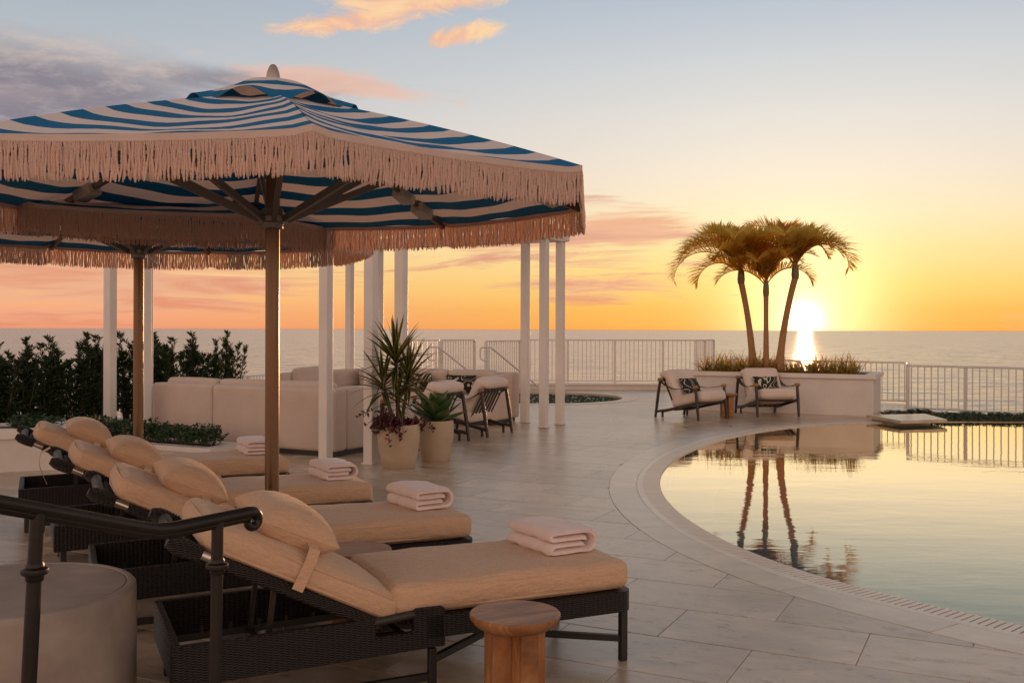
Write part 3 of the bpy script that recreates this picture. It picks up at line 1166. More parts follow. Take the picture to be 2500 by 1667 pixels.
# ------------------------------------------------------------------ railings
def railing(name, label, pts, z0, z1, sp=.108, postsp=1.2, group=None, posts=None, endposts=True):
    o = thing(name, label, 'railing', (pts[0][0], pts[0][1], z0), 0, group)
    H = z1-z0
    bm = MB().box((0, 0, (.075+H-.045)/2), (.018, .018, H-.045-.075))
    pmx = MB().box((0, 0, (H-.04)/2), (.055, .055, H-.04))
    bme = pme = None
    P = [Vector((p[0]-pts[0][0], p[1]-pts[0][1])) for p in pts]
    for s in range(len(P)-1):
        a, b = P[s], P[s+1]
        L = (b-a).length
        rz = math.atan2((b-a).y, (b-a).x)
        MB().beam((a.x, a.y, H-.02), (b.x, b.y, H-.02), .06, .04).build('top_rail', 'rail_paint', o, bevel=.006)
        MB().beam((a.x, a.y, .075), (b.x, b.y, .075), .03, .03).build('bottom_rail', 'rail_paint', o)
        ps = [0.0]
        q = posts[s] if posts else None
        np_ = max(1, round(L/postsp))
        ps = q or [L*i/np_ for i in range(np_+1)]
        if s > 0:
            ps = [x for x in ps if x > .01]
        for x in ps:
            p = a+(b-a)*(x/L)
            M = Matrix.Translation((p.x, p.y, 0)) @ Matrix.Rotation(rz, 4, 'Z')
            if pme is None:
                w = pmx.build('post', 'rail_paint', o); pme = w.data; w.matrix_local = M
            else:
                inst('post', pme, o, M)
        nb = int(L/sp)
        for i in range(nb):
            x = (i+.5)*L/nb
            if any(abs(x-y) < .05 for y in ps):
                continue
            p = a+(b-a)*(x/L)
            M = Matrix.Translation((p.x, p.y, 0)) @ Matrix.Rotation(rz, 4, 'Z')
            if bme is None:
                w = bm.build('baluster', 'rail_paint', o); bme = w.data; w.matrix_local = M
            else:
                inst('baluster', bme, o, M)
    return o


railing('terrace_railing', 'long white railing between spa and palm planter', [(.2, 25.3), (4.69, 25.3), (5.35, 26.4)], .135, 1.265,
        posts=[[0, 1.22, 2.42, 3.64, 4.49], [.6, 1.28]])
railing('stair_railing', 'white railing on the right flank of the beach stairs', [(-.62, 23.6), (.2, 25.1)], .02, 1.245)
railing('stair_railing', 'white railing on the left flank of the beach stairs', [(-1.67, 23.6), (-.94, 24.85)], .02, 1.265)
railing('terrace_railing', 'short white railing left of the stairs behind the variegated plant', [(-2.55, 23.6), (-1.72, 23.6)], .02, 1.265)
railing('terrace_railing', 'low white railing beyond the palms with a return at its left end', [(4.37, 21.2), (5.0, 22.7), (6.25, 21.7), (8.15, 20.5)], -.02, .867)
railing('terrace_railing', 'shaded railing along the planting bed at the right edge', [(8.13, 20.42), (7.47, 18.77), (9.05, 17.48), (10.6, 17.1)], -.02, .867, sp=.114)
railing('terrace_railing', 'lower railing beyond the hedge on the left', [(-9.2, 16.3), (-5.6, 24.2), (-4.9, 25.8), (-4.0, 26.9)], -.75, .43)

for (x, y, lab) in ((-1.78, 23.3, 'bent white grab rail at the left side of the beach stairs'), (-.55, 23.3, 'bent white grab rail at the right side of the beach stairs')):
    o = thing('grab_rail', lab, 'grab rail', (x, y, 0), R(-12), 'grab rails at the stairs')
    path = [(0, .0, .78)]
    path += [(-.10+.10*math.cos(q), 0, .86-.08*math.sin(q)) for q in np.linspace(PI/2, PI, 5)]
    path += [(-.20, 0, .95)]
    path += [(-.12+.08*math.cos(q), 0, 1.02+.07*math.sin(q)) for q in np.linspace(PI, PI/2, 5)]
    path += [(.0, 0, 1.09), (.05, .05, 1.085), (.6, .85, .48), (.95, 1.36, .10)]
    MB().tube(path, .021, 8).build('rail', 'rail_paint', o, smooth=60)
    MB().tube([(0.0, 0.0, 0), (0, 0, 1.085)], .02, 8).build('post', 'rail_paint', o, smooth=60)

# ------------------------------------------------------------------ loungers
BA = math.atan2(.39, .78)          # backrest angle
HX, HZ = -.20, .335                # hinge


def bk(t, y, n):
    """point at t along the backrest from the hinge, y across, n above its plane"""
    return Vector((HX-t*math.cos(BA)+n*math.sin(BA), y, HZ+t*math.sin(BA)+n*math.cos(BA)))


def bk_mat(t, y, n):
    x = Vector((-math.cos(BA), 0, math.sin(BA)))
    z = Vector((math.sin(BA), 0, math.cos(BA)))
    yv = z.cross(x)
    M = Matrix((x, yv, z)).transposed().to_4x4()
    M.translation = bk(t, y, n)
    return M


def make_lounger(seed=0):
    o = thing('chaise_lounge', 'x', 'lounger', group='wicker loungers in a row under the umbrellas')
    leg = None
    for (x, h) in ((.955, .235), (.03, .18), (-.945, .18)):
        for y in (-.33, .33):
            l = MB().box((0, 0, h/2), (.034, .034, h)).build('leg', 'black_metal', o, bevel=.005)
            l.location = (x, y, 0)
            MB().box((0, 0, .004), (.028, .028, .012)).build('foot_cap', 'black_metal', l)
    # U-shaped woven seat rail
    rr = .07
    outer = [(.0, -.36)]+arc_pts((1-rr, -.36+rr), rr, -PI/2, 0, 6)+arc_pts((1-rr, .36-rr), rr, 0, PI/2, 6)+[(.0, .36)]
    inner = [(.0, .30)]+arc_pts((.94-.04, .30-.04), .04, PI/2, 0, 4)+arc_pts((.94-.04, -.30+.04), .04, 0, -PI/2, 4)+[(.0, -.30)]
    MB().slab(outer+inner, [], .228, .318).build('seat_rail', 'wicker', o, bevel=.012)
    MB().box((.42, 0, .292), (1.05, .61, .02)).build('seat_panel', 'wicker', o)
    # deep woven side panels with a hand hold
    prof = [(-1.0, .165), (.08, .188), (.08, .340), (.065, .355), (-.045, .355), (-.06, .345), (-.06, .262), (-.22, .258), (-.22, .336), (-1.0, .322)]
    for y in (-.36, .325):
        M = Matrix.Translation((0, y+.035, 0)) @ Matrix.Rotation(PI/2, 4, 'X')
        s = MB().prism(prof, 0, .035, M).build('side_panel', 'wicker', o, bevel=.008)
        MB().tube([(-.235, y+.0175, .316), (-.045, y+.0175, .332)], .017, 10).build('hand_grip', 'dark_leather', s, smooth=60)
    MB().box((-.985, 0, .243), (.035, .65, .157)).build('head_panel', 'wicker', o, bevel=.008)
    # ladder rails for the backrest prop
    for y in (-.2, .2):
        s = MB().beam((-.97, y, .19), (-.05, y, .21), .025, .03).build('prop_rail', 'black_metal', o)
        for i in range(5):
            MB().box((-.82+i*.12, y, .222), (.012, .02, .03)).build('peg', 'black_metal', s)
    MB().beam((-.62, -.33, .185), (-.62, .33, .185), .03, .03).build('cross_bar', 'black_metal', o)
    MB().beam((-.06, -.33, .2), (-.06, .33, .2), .03, .03).build('cross_bar', 'black_metal', o)
    for y in (-.2, .2):
        MB().beam((-.62, y*.9, .20), tuple(bk(.42, y*.9, -.03)), .02, .02).build('prop_strut', 'black_metal', o)
    # stretchers
    zs = .10
    for y in (-.33, .33):
        MB().beam((-.93, y, .055), (.03, y, .062), .024, .03).build('stretcher', 'black_metal', o)
    MB().beam((.955, -.33, zs), (.03, .33, zs), .024, .028).build('stretcher', 'black_metal', o)
    MB().beam((.03, -.33, zs+.03), (.955, .33, zs+.03), .024, .028).build('stretcher', 'black_metal', o)
    MB().beam((-.945, -.33, .06), (-.945, .33, .06), .024, .03).build('stretcher', 'black_metal', o)
    # backrest frame: woven rails with a bare steel sleeve, woven panel
    bf = MB().add([bk_mat(0, 0, 0) @ Vector(p) for p in
                   [(x, y, z) for z in (-.045, -.02) for y in (-.30, .30) for x in (.02, .80)]],
                  [(0, 1, 3, 2), (4, 6, 7, 5), (0, 4, 5, 1), (2, 3, 7, 6), (0, 2, 6, 4), (1, 5, 7, 3)]).build('backrest_panel', 'wicker', o)
    for y in (-.325, .325):
        for (t0, t1) in ((.0, .70), (.765, .90)):
            pts = [bk(t, y, -.03) for t in np.linspace(t0, t1, 5)]
            rad = [.024, .027, .028, .027, .024] if t0 == 0 else [.030, .034, .036, .034, .020]
            MB().tube(pts, rad, 12, up=(0, 1, 0)).build('backrest_rail', 'wicker', o, smooth=60)
        MB().tube([bk(.69, y, -.03), bk(.78, y, -.03)], .021, 12).build('steel_sleeve', 'steel', o, smooth=60)
    MB().tube([bk(.84, y, -.03) for y in np.linspace(-.33, .33, 5)], .026, 10).build('top_rail', 'wicker', o, smooth=60)
    # cushions
    hx, hy, hz = .565, .335, .064
    v, f = softbox(hx, hy, hz, .038, .012, 12, .0036, seed, .012)
    c = MB().add(v, f).build('seat_cushion', 'linen', o, smooth=180)
    c.location = (.425, 0, .322+hz)
    pp = [(sx*(hx-.012), sy*(hy-.012)) for sx, sy in ((-1, -1), (1, -1), (1, 1), (-1, 1))]
    for zz in (.041, -.041):
        path = []
        for i in range(4):
            a, b = Vector(pp[i]), Vector(pp[(i+1) % 4])
            d = (b-a).normalized()
            path += [(*(a+d*.05), zz), (*((a+b)/2 + Vector((d.y, -d.x))*.012), zz), (*(b-d*.05), zz)]
        MB().tube([(x*1.012, y*1.015, z) for x, y, z in path], .0055, 6, closed=True).build('piping', 'linen', c, smooth=60)
    hx2, hz = .43, .058
    v, f = softbox(hx2, hy, hz, .04, .02, 12, .0032, seed+3, .012)
    M = bk_mat(.355, 0, hz-.012)
    b = MB().add(v, f).build('back_cushion', 'linen', o, smooth=180)
    b.matrix_local = M
    for zz in (.036, -.036):
        path = []
        for (sx, sy, ex, ey) in ((-1, -1, 1, -1), (1, -1, 1, 1), (1, 1, -1, 1), (-1, 1, -1, -1)):
            a, e = Vector((sx*hx2, sy*hy)), Vector((ex*hx2, ey*hy))
            d = (e-a).normalized()
            path += [(*(a+d*.05), zz), (*((a+e)/2+Vector((d.y, -d.x))*.012), zz), (*(e-d*.05), zz)]
        MB().tube([(x*.992, y*.99, z) for x, y, z in path], .0055, 6, closed=True).build('piping', 'linen', b, smooth=60)
    # head pillow and the strap that holds it
    v, f = pillow_shape(.175, .29, .102, 20, .06, seed, 4.5)
    pl = MB().add(v, f).build('head_pillow', 'linen', o, smooth=180)
    pl.matrix_local = bk_mat(.435, .0, 2*hz+.058) @ Matrix.Rotation(R(3), 4, 'Y')
    MB().tube([(-.170, -.283, 0), (0, -.281, 0), (.170, -.283, 0), (.167, 0, 0), (.170, .283, 0), (0, .281, 0), (-.170, .283, 0), (-.167, 0, 0)], .0045, 6, closed=True).build('piping', 'linen', pl, smooth=60)
    sw = .023
    loop = [(-.355, -.02), (-.352, hz*2-.01), (-.335, hz*2+.03), (-.24, hz*2+.045), (.24, hz*2+.045), (.335, hz*2+.03), (.352, hz*2-.01), (.355, -.02), (0, -.024)]
    st = MB()
    Mb = bk_mat(.37, 0, -.0)
    vs = []
    for (y, n) in loop:
        for t in (-sw, sw):
            for e in (0, 1):
                kk = 1 + .008*e
                vs.append(Mb @ Vector((t, y*kk, n+.003*e)))
    L = len(loop)
    fs = []
    for i in range(L):
        j = (i+1) % L
        a, b2 = i*4, j*4
        fs += [(a+1, a+3, b2+3, b2+1), (a, b2, b2+2, a+2), (a, a+1, b2+1, b2), (a+2, b2+2, b2+3, a+3)]
    st.add(vs, fs).build('pillow_strap', 'linen', o)
    return o


LA = math.atan2(.425, .905)
LV_ = Vector((-.425, .905, 0))
lounger_near_mid = [(-.343, 4.10), (-1.105, 5.215), (-1.83, 6.36), (-2.70, 7.70)]
lounger_rot = [0.0, -.8, .8, .2]
lab = ['nearest dark wicker lounger with tan cushions, in front of the small teak stool',
       'second dark wicker lounger from the camera, beside the umbrella pole',
       'third dark wicker lounger from the camera, beyond the near umbrella pole',
       'farthest dark wicker lounger, by the low green shrubs']
LOUNGERS = []
protos = make_lounger(1)
for i, (x, y) in enumerate(lounger_near_mid):
    o = protos if i == 0 else copy_tree(protos)
    o.location = (x+LV_.x*.36, y+LV_.y*.36, 0)
    o.rotation_euler = (0, 0, LA+R(lounger_rot[i]))
    o['label'] = lab[i]
    LOUNGERS.append(o)
# a tan strap end hangs loose from the second lounger's back
pts = [bk(.93, -.22, .03), bk(.97, -.24, -.01)+Vector((0, 0, -.01)), bk(.97, -.25, -.05)+Vector((.01, 0, -.04)), bk(.95, -.26, -.07)+Vector((.02, 0, -.075)), bk(.94, -.26, -.08)+Vector((.04, 0, -.12))]
m = MB()
for q in pts:
    m.v += [tuple(q+Vector((0, -.017, 0))), tuple(q+Vector((0, .017, .004))), tuple(q+Vector((.003, .017, 0))), tuple(q+Vector((.003, -.017, -.004)))]
for i in range(len(pts)-1):
    for k in range(4):
        m.f.append((i*4+k, i*4+(k+1) % 4, i*4+4+(k+1) % 4, i*4+4+k))
m.build('loose_strap', 'linen', LOUNGERS[2])


# ------------------------------------------------------------------ folded towels
def make_towel(seed):
    th = .0265
    path = [(.06, .043), (-.02, .0425), (-.088, .043)]
    path += [(-.088-.0155*math.sin(q), .0285+.0145*math.cos(q)) for q in np.linspace(0, PI, 7)][1:]
    path += [(-.03, .0138), (.04, .0138), (.08, .0142)]
    path += [(.08+.043*math.sin(q), .0565-.0423*math.cos(q)) for q in np.linspace(0, PI, 11)][1:]
    path += [(.03, .101), (-.03, .102), (-.085, .100)]
    path += [(-.085-.0155*math.sin(q), .0855+.0145*math.cos(q)) for q in np.linspace(0, PI, 7)][1:]
    path += [(-.02, .0705), (.05, .0705), (.075, .066)]
    P = [Vector((a, b)) for a, b in path]
    L_, R_ = [], []
    for i, p in enumerate(P):
        t = (P[min(i+1, len(P)-1)]-P[max(i-1, 0)]).normalized()
        nrm = Vector((-t.y, t.x))
        L_.append(p+nrm*th/2); R_.append(p-nrm*th/2)
    poly = L_+R_[::-1]
    n = len(poly)
    rows = 15
    vs, fs = [], []
    hl = .19
    for r_ in range(rows):
        q = r_/(rows-1)*2-1
        y = hl*q
        end = max(0, (abs(q)-.88)/.12)
        for i, p in enumerate(poly):
            w = .0022*math.sin(y*31+i*.9+seed)+.0018*math.sin(y*57-i*.4+seed*2)
            sag = -.006*(q*q)*(p.y/.11)
            cc = P[i] if i < len(P) else P[2*len(P)-1-i]
            pp = cc+(Vector(p)-cc)*(1-.45*end**2)
            yy = y+.004*math.sin(p.x*40+p.y*60+seed)*(1 if abs(q) > .9 else 0)
            vs.append((pp.x+w, yy, max(pp.y+w*.6+sag, .0005)))
    for r_ in range(rows-1):
        for i in range(n):
            j = (i+1) % n
            fs.append((r_*n+i, r_*n+j, (r_+1)*n+j, (r_+1)*n+i))
    k = len(P)
    for base, flip in ((0, 0), ((rows-1)*n, 1)):
        for i in range(k-1):
            q = (base+i, base+i+1, base+n-2-i, base+n-1-i)
            fs.append(q if not flip else q[::-1])
    return MB().add(vs, fs)


tl = ['pale pink folded towel on the foot of the nearest lounger', 'pale pink folded towel on the second lounger from the camera',
      'pale pink folded towel on the third lounger, right of the umbrella pole', 'pale pink folded towel on the farthest lounger, half behind the umbrella pole']
tp = [(.765, .03, 6), (.79, .04, 9), (.79, .0, 4), (.78, .03, 2)]
for i, l in enumerate(LOUNGERS):
    o = make_towel(i*1.7).build('folded_towel', 'towel', smooth=50)
    a = l.rotation_euler[2]
    c, s = math.cos(a), math.sin(a)
    x, y, dr = tp[i]
    o.location = (l.location.x+c*x-s*y, l.location.y+s*x+c*y, .459)
    o.rotation_euler = (0, 0, a+R(dr))
    o.scale = ((1, 1.04, .97, 1.06)[i], 1.0, (1, 1.12, 1.04, 1.15)[i]) if i else (1.10, 1.0, 1.08)
    tag(o, tl[i], 'towel', 'folded towels on the loungers')


# ------------------------------------------------------------------ teak stools
def make_stool():
    o = thing('teak_stool', 'x', 'stool', group='round teak stools')
    MB().lathe([(.0, .357), (.145, .357), (.160, .367), (.172, .383), (.177, .395), (.176, .403), (.172, .407), (0, .407)], 56).build('top', 'teak', o, smooth=35)
    w = .235
    MB().box((0, 0, .1785), (w, .075, .357)).build('base_plank', 'teak', o, bevel=.006)
    for s in (-1, 1):
        MB().box((0, s*(.0385+.0395), .1785), (.075, .079, .357)).build('base_plank', 'teak', o, bevel=.006)
    return o


st = make_stool()
sp_ = [(.015, 3.86, 30, 'round teak stool in front of the nearest lounger'),
       (-.775, 4.97, 15, 'round teak stool between the two nearest loungers'),
       (-2.32, 7.34, 40, 'round stool between the two farthest loungers, mostly hidden by pillows'),
       (3.74, 17.3, 20, 'round teak stool between the two cream armchairs by the palms')]
for i, (x, y, a, l) in enumerate(sp_):
    o = st if i == 0 else copy_tree(st)
    o.location = (x, y, 0)
    o.rotation_euler = (0, 0, R(a))
    o['label'] = l

# ------------------------------------------------------------------ concrete drum and bronze handrail in the foreground
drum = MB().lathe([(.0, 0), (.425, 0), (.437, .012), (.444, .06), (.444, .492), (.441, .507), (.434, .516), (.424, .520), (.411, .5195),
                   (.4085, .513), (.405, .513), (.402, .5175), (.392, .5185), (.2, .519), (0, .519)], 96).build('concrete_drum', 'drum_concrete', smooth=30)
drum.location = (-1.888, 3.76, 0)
tag(drum, 'round pale concrete drum table at the lower left', 'drum table')

hr = thing('handrail', 'dark bronze handrail on posts bending across the lower left foreground', 'handrail', (-.942, 3.193, 0))
O = Vector((-.942, 3.193, 0))
dl = Vector((-.201, -.35, .128))
B_ = Vector((-1.06, 3.0, .892))
E_ = Vector((-.866, 3.318, .892))
df = (E_-B_).normalized()
path = [B_+dl*2.2, B_+dl*1.4, B_+dl*.6, B_+dl*.18, B_+dl*.05+df*.01, B_+df*.05, B_+df*.12, B_+df*.25, B_+df*.36, E_-df*.015]
rad = [.0235]*len(path)
rs = .030
for q in np.linspace(.25, 4.6, 16):
    r_ = rs*(1-.085*q)
    path.append(E_+df*(r_*math.sin(q)) + Vector((0, 0, -rs+r_*math.cos(q))))
    rad.append(.0235-.0022*q)
MB().tube([p-O for p in path], rad, 14, flat=.82, up=(0, 0, 1)).build('rail', 'bronze', hr, smooth=50)
MB().tube([p-O-Vector((0, 0, .017)) for p in path[:10]], .0145, 10, up=(0, 0, 1)).build('rail_moulding', 'bronze', hr, smooth=60)


def rail_post(top, foot, zc, r_):
    m = MB()
    top, foot = Vector(top), Vector(foot)
    m.tube([foot-O, top-O], r_, 16)
    ax = (top-foot)
    c = foot+ax*((zc-foot.z)/ax.z)-O
    p = m.build('post', 'bronze', hr, smooth=50)
    MB().lathe([(r_, -.028), (r_+.004, -.022), (r_+.005, -.012), (r_+.015, -.007), (r_+.0165, 0), (r_+.015, .007), (r_+.005, .012), (r_+.004, .020), (r_, .026)], 24, tuple(c), caps=False).build('collar', 'bronze', p, smooth=45)
    MB().lathe([(r_+.025, 0), (r_+.025, .008), (r_+.004, .014), (r_, .02)], 24, tuple(foot-O)).build('foot_flange', 'bronze', p, smooth=40)


rail_post((-.942, 3.193, .885), (-.952, 3.193, 0), .741, .0192)
lp = B_+dl*1.0
rail_post((lp.x, lp.y, lp.z-.01), (lp.x-.05, lp.y, 0), lp.z-.165, .0195)

# ------------------------------------------------------------------ umbrellas
UR, UZ, UT, UTR = 1.632, 2.165, 2.580, .28
A0 = R(-72.0)


def corner(k, r=UR):
    a = A0+k*PI/4
    return Vector((r*math.cos(a), r*math.sin(a), 0))


def edge_pt(k, t):
    p = corner(k).lerp(corner(k+1), t)
    sag = .014*math.sin(PI*t)**.75
    pk = .012*math.exp(-(min(t, 1-t)/.035)**2)
    p.z = UZ-sag+pk
    return p


def canopy_pt(k, t, s):
    a, b = edge_pt(k, t), corner(k, UTR).lerp(corner(k+1, UTR), t)
    b.z = UT
    p = a.lerp(b, s)
    zl = UZ+(UT-UZ)*s
    sag0 = (a.z-UZ)*(1-s)
    sag = -.042*math.sin(PI*t)*math.sin(PI*min(s*1.05, 1))**.8
    wr = .0045*math.sin(s*19+t*7+k*2.1)*math.sin(PI*t)+.003*math.sin(t*21+s*5+k)*(1-s)
    p.z = zl+sag0+sag+wr+.018*math.sin(PI*s)
    return p


def strand_block(k, n=164):
    """hanging twisted cords along one edge, joined"""
    rings, m = 15, 6
    V = np.zeros((n, rings, m, 3), np.float32)
    for i in range(n):
        t = (i+.5+random.uniform(-.12, .12))/n
        p = edge_pt(k, t)
        L = .136*random.uniform(.93, 1.05)
        tx, ty = random.gauss(0, .024), random.gauss(0, .024)
        ph = random.uniform(0, 6.28)
        bow = random.gauss(0, .0022)
        sq = random.uniform(.9, 1.12)
        z = np.linspace(0, 1, rings)
        cx = p.x+tx*L*z**1.5+bow*np.sin(PI*z*1.3)+.0012*np.sin(z*11+ph)
        cy = p.y+ty*L*z**1.5+bow*np.cos(ph)*np.sin(PI*z)
        cz = p.z-.018-L*z
        tap = np.ones(rings); tap[-1] = .45; tap[-2] = .9
        for j in range(m):
            q = 2*PI*j/m
            lx, ly = .0052*sq*math.cos(q), .0038*sq*math.sin(q)
            w = ph+z*L/.034*2*PI
            V[i, :, j, 0] = cx+(lx*np.cos(w)-ly*np.sin(w))*tap
            V[i, :, j, 1] = cy+(lx*np.sin(w)+ly*np.cos(w))*tap
            V[i, :, j, 2] = cz
    base = np.arange(n)[:, None, None]*rings*m+np.arange(rings-1)[None, :, None]*m
    j = np.arange(m)[None, None, :]
    F = np.stack([base+j, base+(j+1) % m, base+m+(j+1) % m, base+m+j], -1).reshape(-1, 4)
    me = bpy.data.meshes.new('fringe')
    me.from_pydata(V.reshape(-1, 3).tolist(), [], F.tolist())
    me.materials.append(MAT['rope'])
    me.shade_smooth()
    return me


def make_umbrella(label):
    o = thing('patio_umbrella', label, 'umbrella', group='striped fringed umbrellas')
    MB().lathe([(.034, 0), (.034, 2.60)], 28).build('pole', 'pole_bronze', o, smooth=60)
    MB().lathe([(.26, 0), (.26, .012), (.25, .018), (.06, .022), (.05, .16), (.04, .165)], 40).build('base', 'grey_metal', o, smooth=40)
    hb = MB().lathe([(.036, 1.985), (.050, 1.99), (.052, 2.015), (.074, 2.02), (.076, 2.045), (.056, 2.05), (.050, 2.085), (.036, 2.09)], 28, caps=False).build('hub', 'grey_metal', o, smooth=40)
    MB().lathe([(.036, 2.505), (.075, 2.51), (.075, 2.56), (.036, 2.565)], 24, caps=False).build('top_hub', 'grey_metal', o, smooth=40)
    MB().lathe([(.030, 2.705), (.034, 2.710), (.0335, 2.729), (.029, 2.752), (.021, 2.774), (.011, 2.787), (0, 2.790)], 24).build('finial', 'finial', o, smooth=60)
    NS, NTT = 22, 20
    for k in range(8):
        m = MB(); m.uv = []
        slant = math.hypot(UR*math.cos(PI/8)-UTR*math.cos(PI/8), UT-UZ)
        for i in range(NS+1):
            for j in range(NTT+1):
                m.v.append(tuple(canopy_pt(k, j/NTT, i/NS)))
                m.uv.append((j/NTT, slant*(i/NS)/.205+.0))
        for i in range(NS):
            for j in range(NTT):
                a = i*(NTT+1)+j
                m.f.append((a, a+1, a+NTT+2, a+NTT+1))
        pn = m.build('canopy_panel', 'canopy', o, smooth=180)
        # hem band and fringe
        b = MB()
        for j in range(NTT*2+1):
            p = edge_pt(k, j/(NTT*2))
            out = Vector((p.x, p.y, 0)).normalized()*.003
            b.v += [tuple(p+out+Vector((0, 0, .004))), tuple(p+out+Vector((0, 0, -.022))), tuple(p-out+Vector((0, 0, -.022))), tuple(p-out+Vector((0, 0, .0)))]
        for j in range(NTT*2):
            a = j*4
            for q in range(4):
                b.f.append((a+q, a+(q+1) % 4, a+4+(q+1) % 4, a+4+q))
        b.build('hem_band', 'band_cloth', pn)
        fr = link('fringe', strand_block(k), pn)
        tag(fr, kind='stuff')
        # rib, strut
        c = corner(k, 1.0)
        rp = lambda r_: Vector((c.x*r_, c.y*r_, UZ+(UT-UZ)*(UR-r_)/(UR-UTR)-.026+.018*math.sin(PI*max(0, min(1, (UR-r_)/(UR-UTR))))))
        ribp = [rp(r_) for r_ in (.08, .5, .9, 1.3, 1.61)]
        ribp[0].z = 2.555
        rb = MB()
        for q in range(4):
            rb.beam(ribp[q], ribp[q+1]+(ribp[q+1]-ribp[q]).normalized()*.004, .024, .03)
        rb.build('rib', 'grey_metal', o)
        s0 = Vector((c.x*.07, c.y*.07, 2.032)); s1 = rp(.86)-Vector((0, 0, .012))
        MB().beam(s0, s1, .024, .032).build('strut', 'grey_metal', o)
        boxes = {3: (1.16, 1.36), 5: (1.30,), 2: (1.42,), 6: (1.3,)}.get(k, ())
        for r_ in boxes:
            d = (rp(r_+.05)-rp(r_-.05)).normalized()
            mid = rp(r_)-Vector((0, 0, .012))
            MB().beam(mid-d*.065, mid+d*.065, .085, .062).build('rib_light', 'light_grey', o, bevel=.006)
    # vent cap, scalloped between the ribs
    CR = .445
    for k in range(8):
        m = MB(); m.uv = []
        n1, n2 = 16, 16
        for i in range(n1+1):
            s = i/n1
            r_ = CR*(1-s)+.028*s
            for j in range(n2+1):
                t = j/n2
                p = corner(k, r_).lerp(corner(k+1, r_), t)
                z = 2.716-.050*(r_/.2)**2 if r_ < .2 else 2.666-(r_-.2)*.50
                lift = .042*math.sin(PI*t)**2*max(0, (r_-.2)/(CR-.2))**1.6
                drop = -.03*max(0, (r_-.40)/.045)*(1-math.sin(PI*t))
                p.z = z+lift+drop
                m.v.append(tuple(p))
                v_ = (CR-r_)/.165 if r_ > .20 else 1.75
                m.uv.append((t, v_))
        for i in range(n1):
            for j in range(n2):
                a = i*(n2+1)+j
                m.f.append((a, a+1, a+n2+2, a+n2+1))
        m.build('vent_panel', 'canopy', o, smooth=180)
    return o


um = make_umbrella('near blue and white striped umbrella with long rope fringe')
um.location = (-1.168, 4.853, 0)
u2 = copy_tree(um)
u2['label'] = 'farther striped umbrella half hidden behind the near one at left'
u2.location = (-2.60, 6.93, 0)
u2.rotation_euler = (0, 0, R(27))


# ------------------------------------------------------------------ sofas under the pergola
def cushion(name, c, h, parent, mat, r=.05, crown=.01, seed=0, M=None, wob=.0015):
    v, f = softbox(h[0], h[1], h[2], r, crown, 6, wob, seed, .006)
    o = MB().add(v, f).build(name, mat, parent, smooth=180)
    o.matrix_local = Matrix.Translation(c) @ (M or Matrix())
    return o


s1 = thing('outdoor_sofa', 'beige sofa under the pergola seen from behind', 'sofa', (-2.06, 11.63, 0), math.atan2(PV.y, PV.x))
for i, (a, b) in enumerate(((.0, 1.9), (1.905, 2.93))):
    cushion('back_panel', ((a+b)/2, -.12, .43), ((b-a)/2, .12, .37), s1, 'sofa_fabric', .045, .004, i)
cushion('arm_panel', (.115, -.60, .43), (.115, .355, .369), s1, 'sofa_fabric', .045, .004, 5)
MB().box((1.46, -.48, .035), (2.86, .88, .07)).build('plinth', 'plinth', s1)
for i in range(3):
    cushion('seat_cushion', (.70+i*.88, -.60, .36), (.435, .34, .09), s1, 'sofa_fabric', .05, .01, i)
    cushion('back_cushion', (.70+i*.90, -.33, .66), (.43, .10, .195), s1, 'sofa_fabric', .06, .01, i+3, Matrix.Rotation(R(8), 4, 'X'))
cushion('arm_panel', (2.80, -.64, .42), (.115, .31, .35), s1, 'sofa_fabric', .045, .004, 8)

s2 = thing('sectional_sofa', 'beige corner sofa at the far side of the pergola', 'sofa', (.13, 16.45, 0), math.atan2(PV.y, PV.x))
for i, (a, b) in enumerate(((.0, 1.02), (1.025, 2.05), (2.055, 3.05))):
    cushion('back_panel', ((a+b)/2, .11, .43), ((b-a)/2, .11, .37), s2, 'sofa_fabric', .04, .004, i)
cushion('arm_panel', (.11, .60, .415), (.11, .37, .355), s2, 'sofa_fabric', .045, .004, 5)
MB().box((1.5, .5, .035), (2.9, .86, .07)).build('plinth', 'plinth', s2)
for i in range(3):
    cushion('seat_cushion', (.70+i*.90, .62, .36), (.44, .36, .09), s2, 'sofa_fabric', .05, .01, i)
    cushion('back_cushion', (.68+i*.90, .34, .64), (.44, .10, .19), s2, 'sofa_fabric', .06, .01, i+3, Matrix.Rotation(R(-8), 4, 'X'))
cushion('back_panel', (3.17, 1.05, .43), (.11, 1.05, .37), s2, 'sofa_fabric', .04, .004, 9)
cushion('seat_cushion', (2.75, 1.75, .36), (.36, .52, .09), s2, 'sofa_fabric', .05, .01, 7)
cushion('back_cushion', (2.95, 1.65, .68), (.10, .44, .20), s2, 'sofa_fabric', .06, .01, 8, Matrix.Rotation(R(8), 4, 'Y'))


def throw_pillow(label, M, w=.29, h=.17, T=.085, seed=0):
    v, f = pillow_shape(w, h, T, 14, .12, seed)
    o = MB().add(v, f).build('throw_pillow', 'line_cushion', smooth=180)
    o.matrix_world = M
    return tag(o, label, 'pillow', 'dark green line-patterned throw pillows')


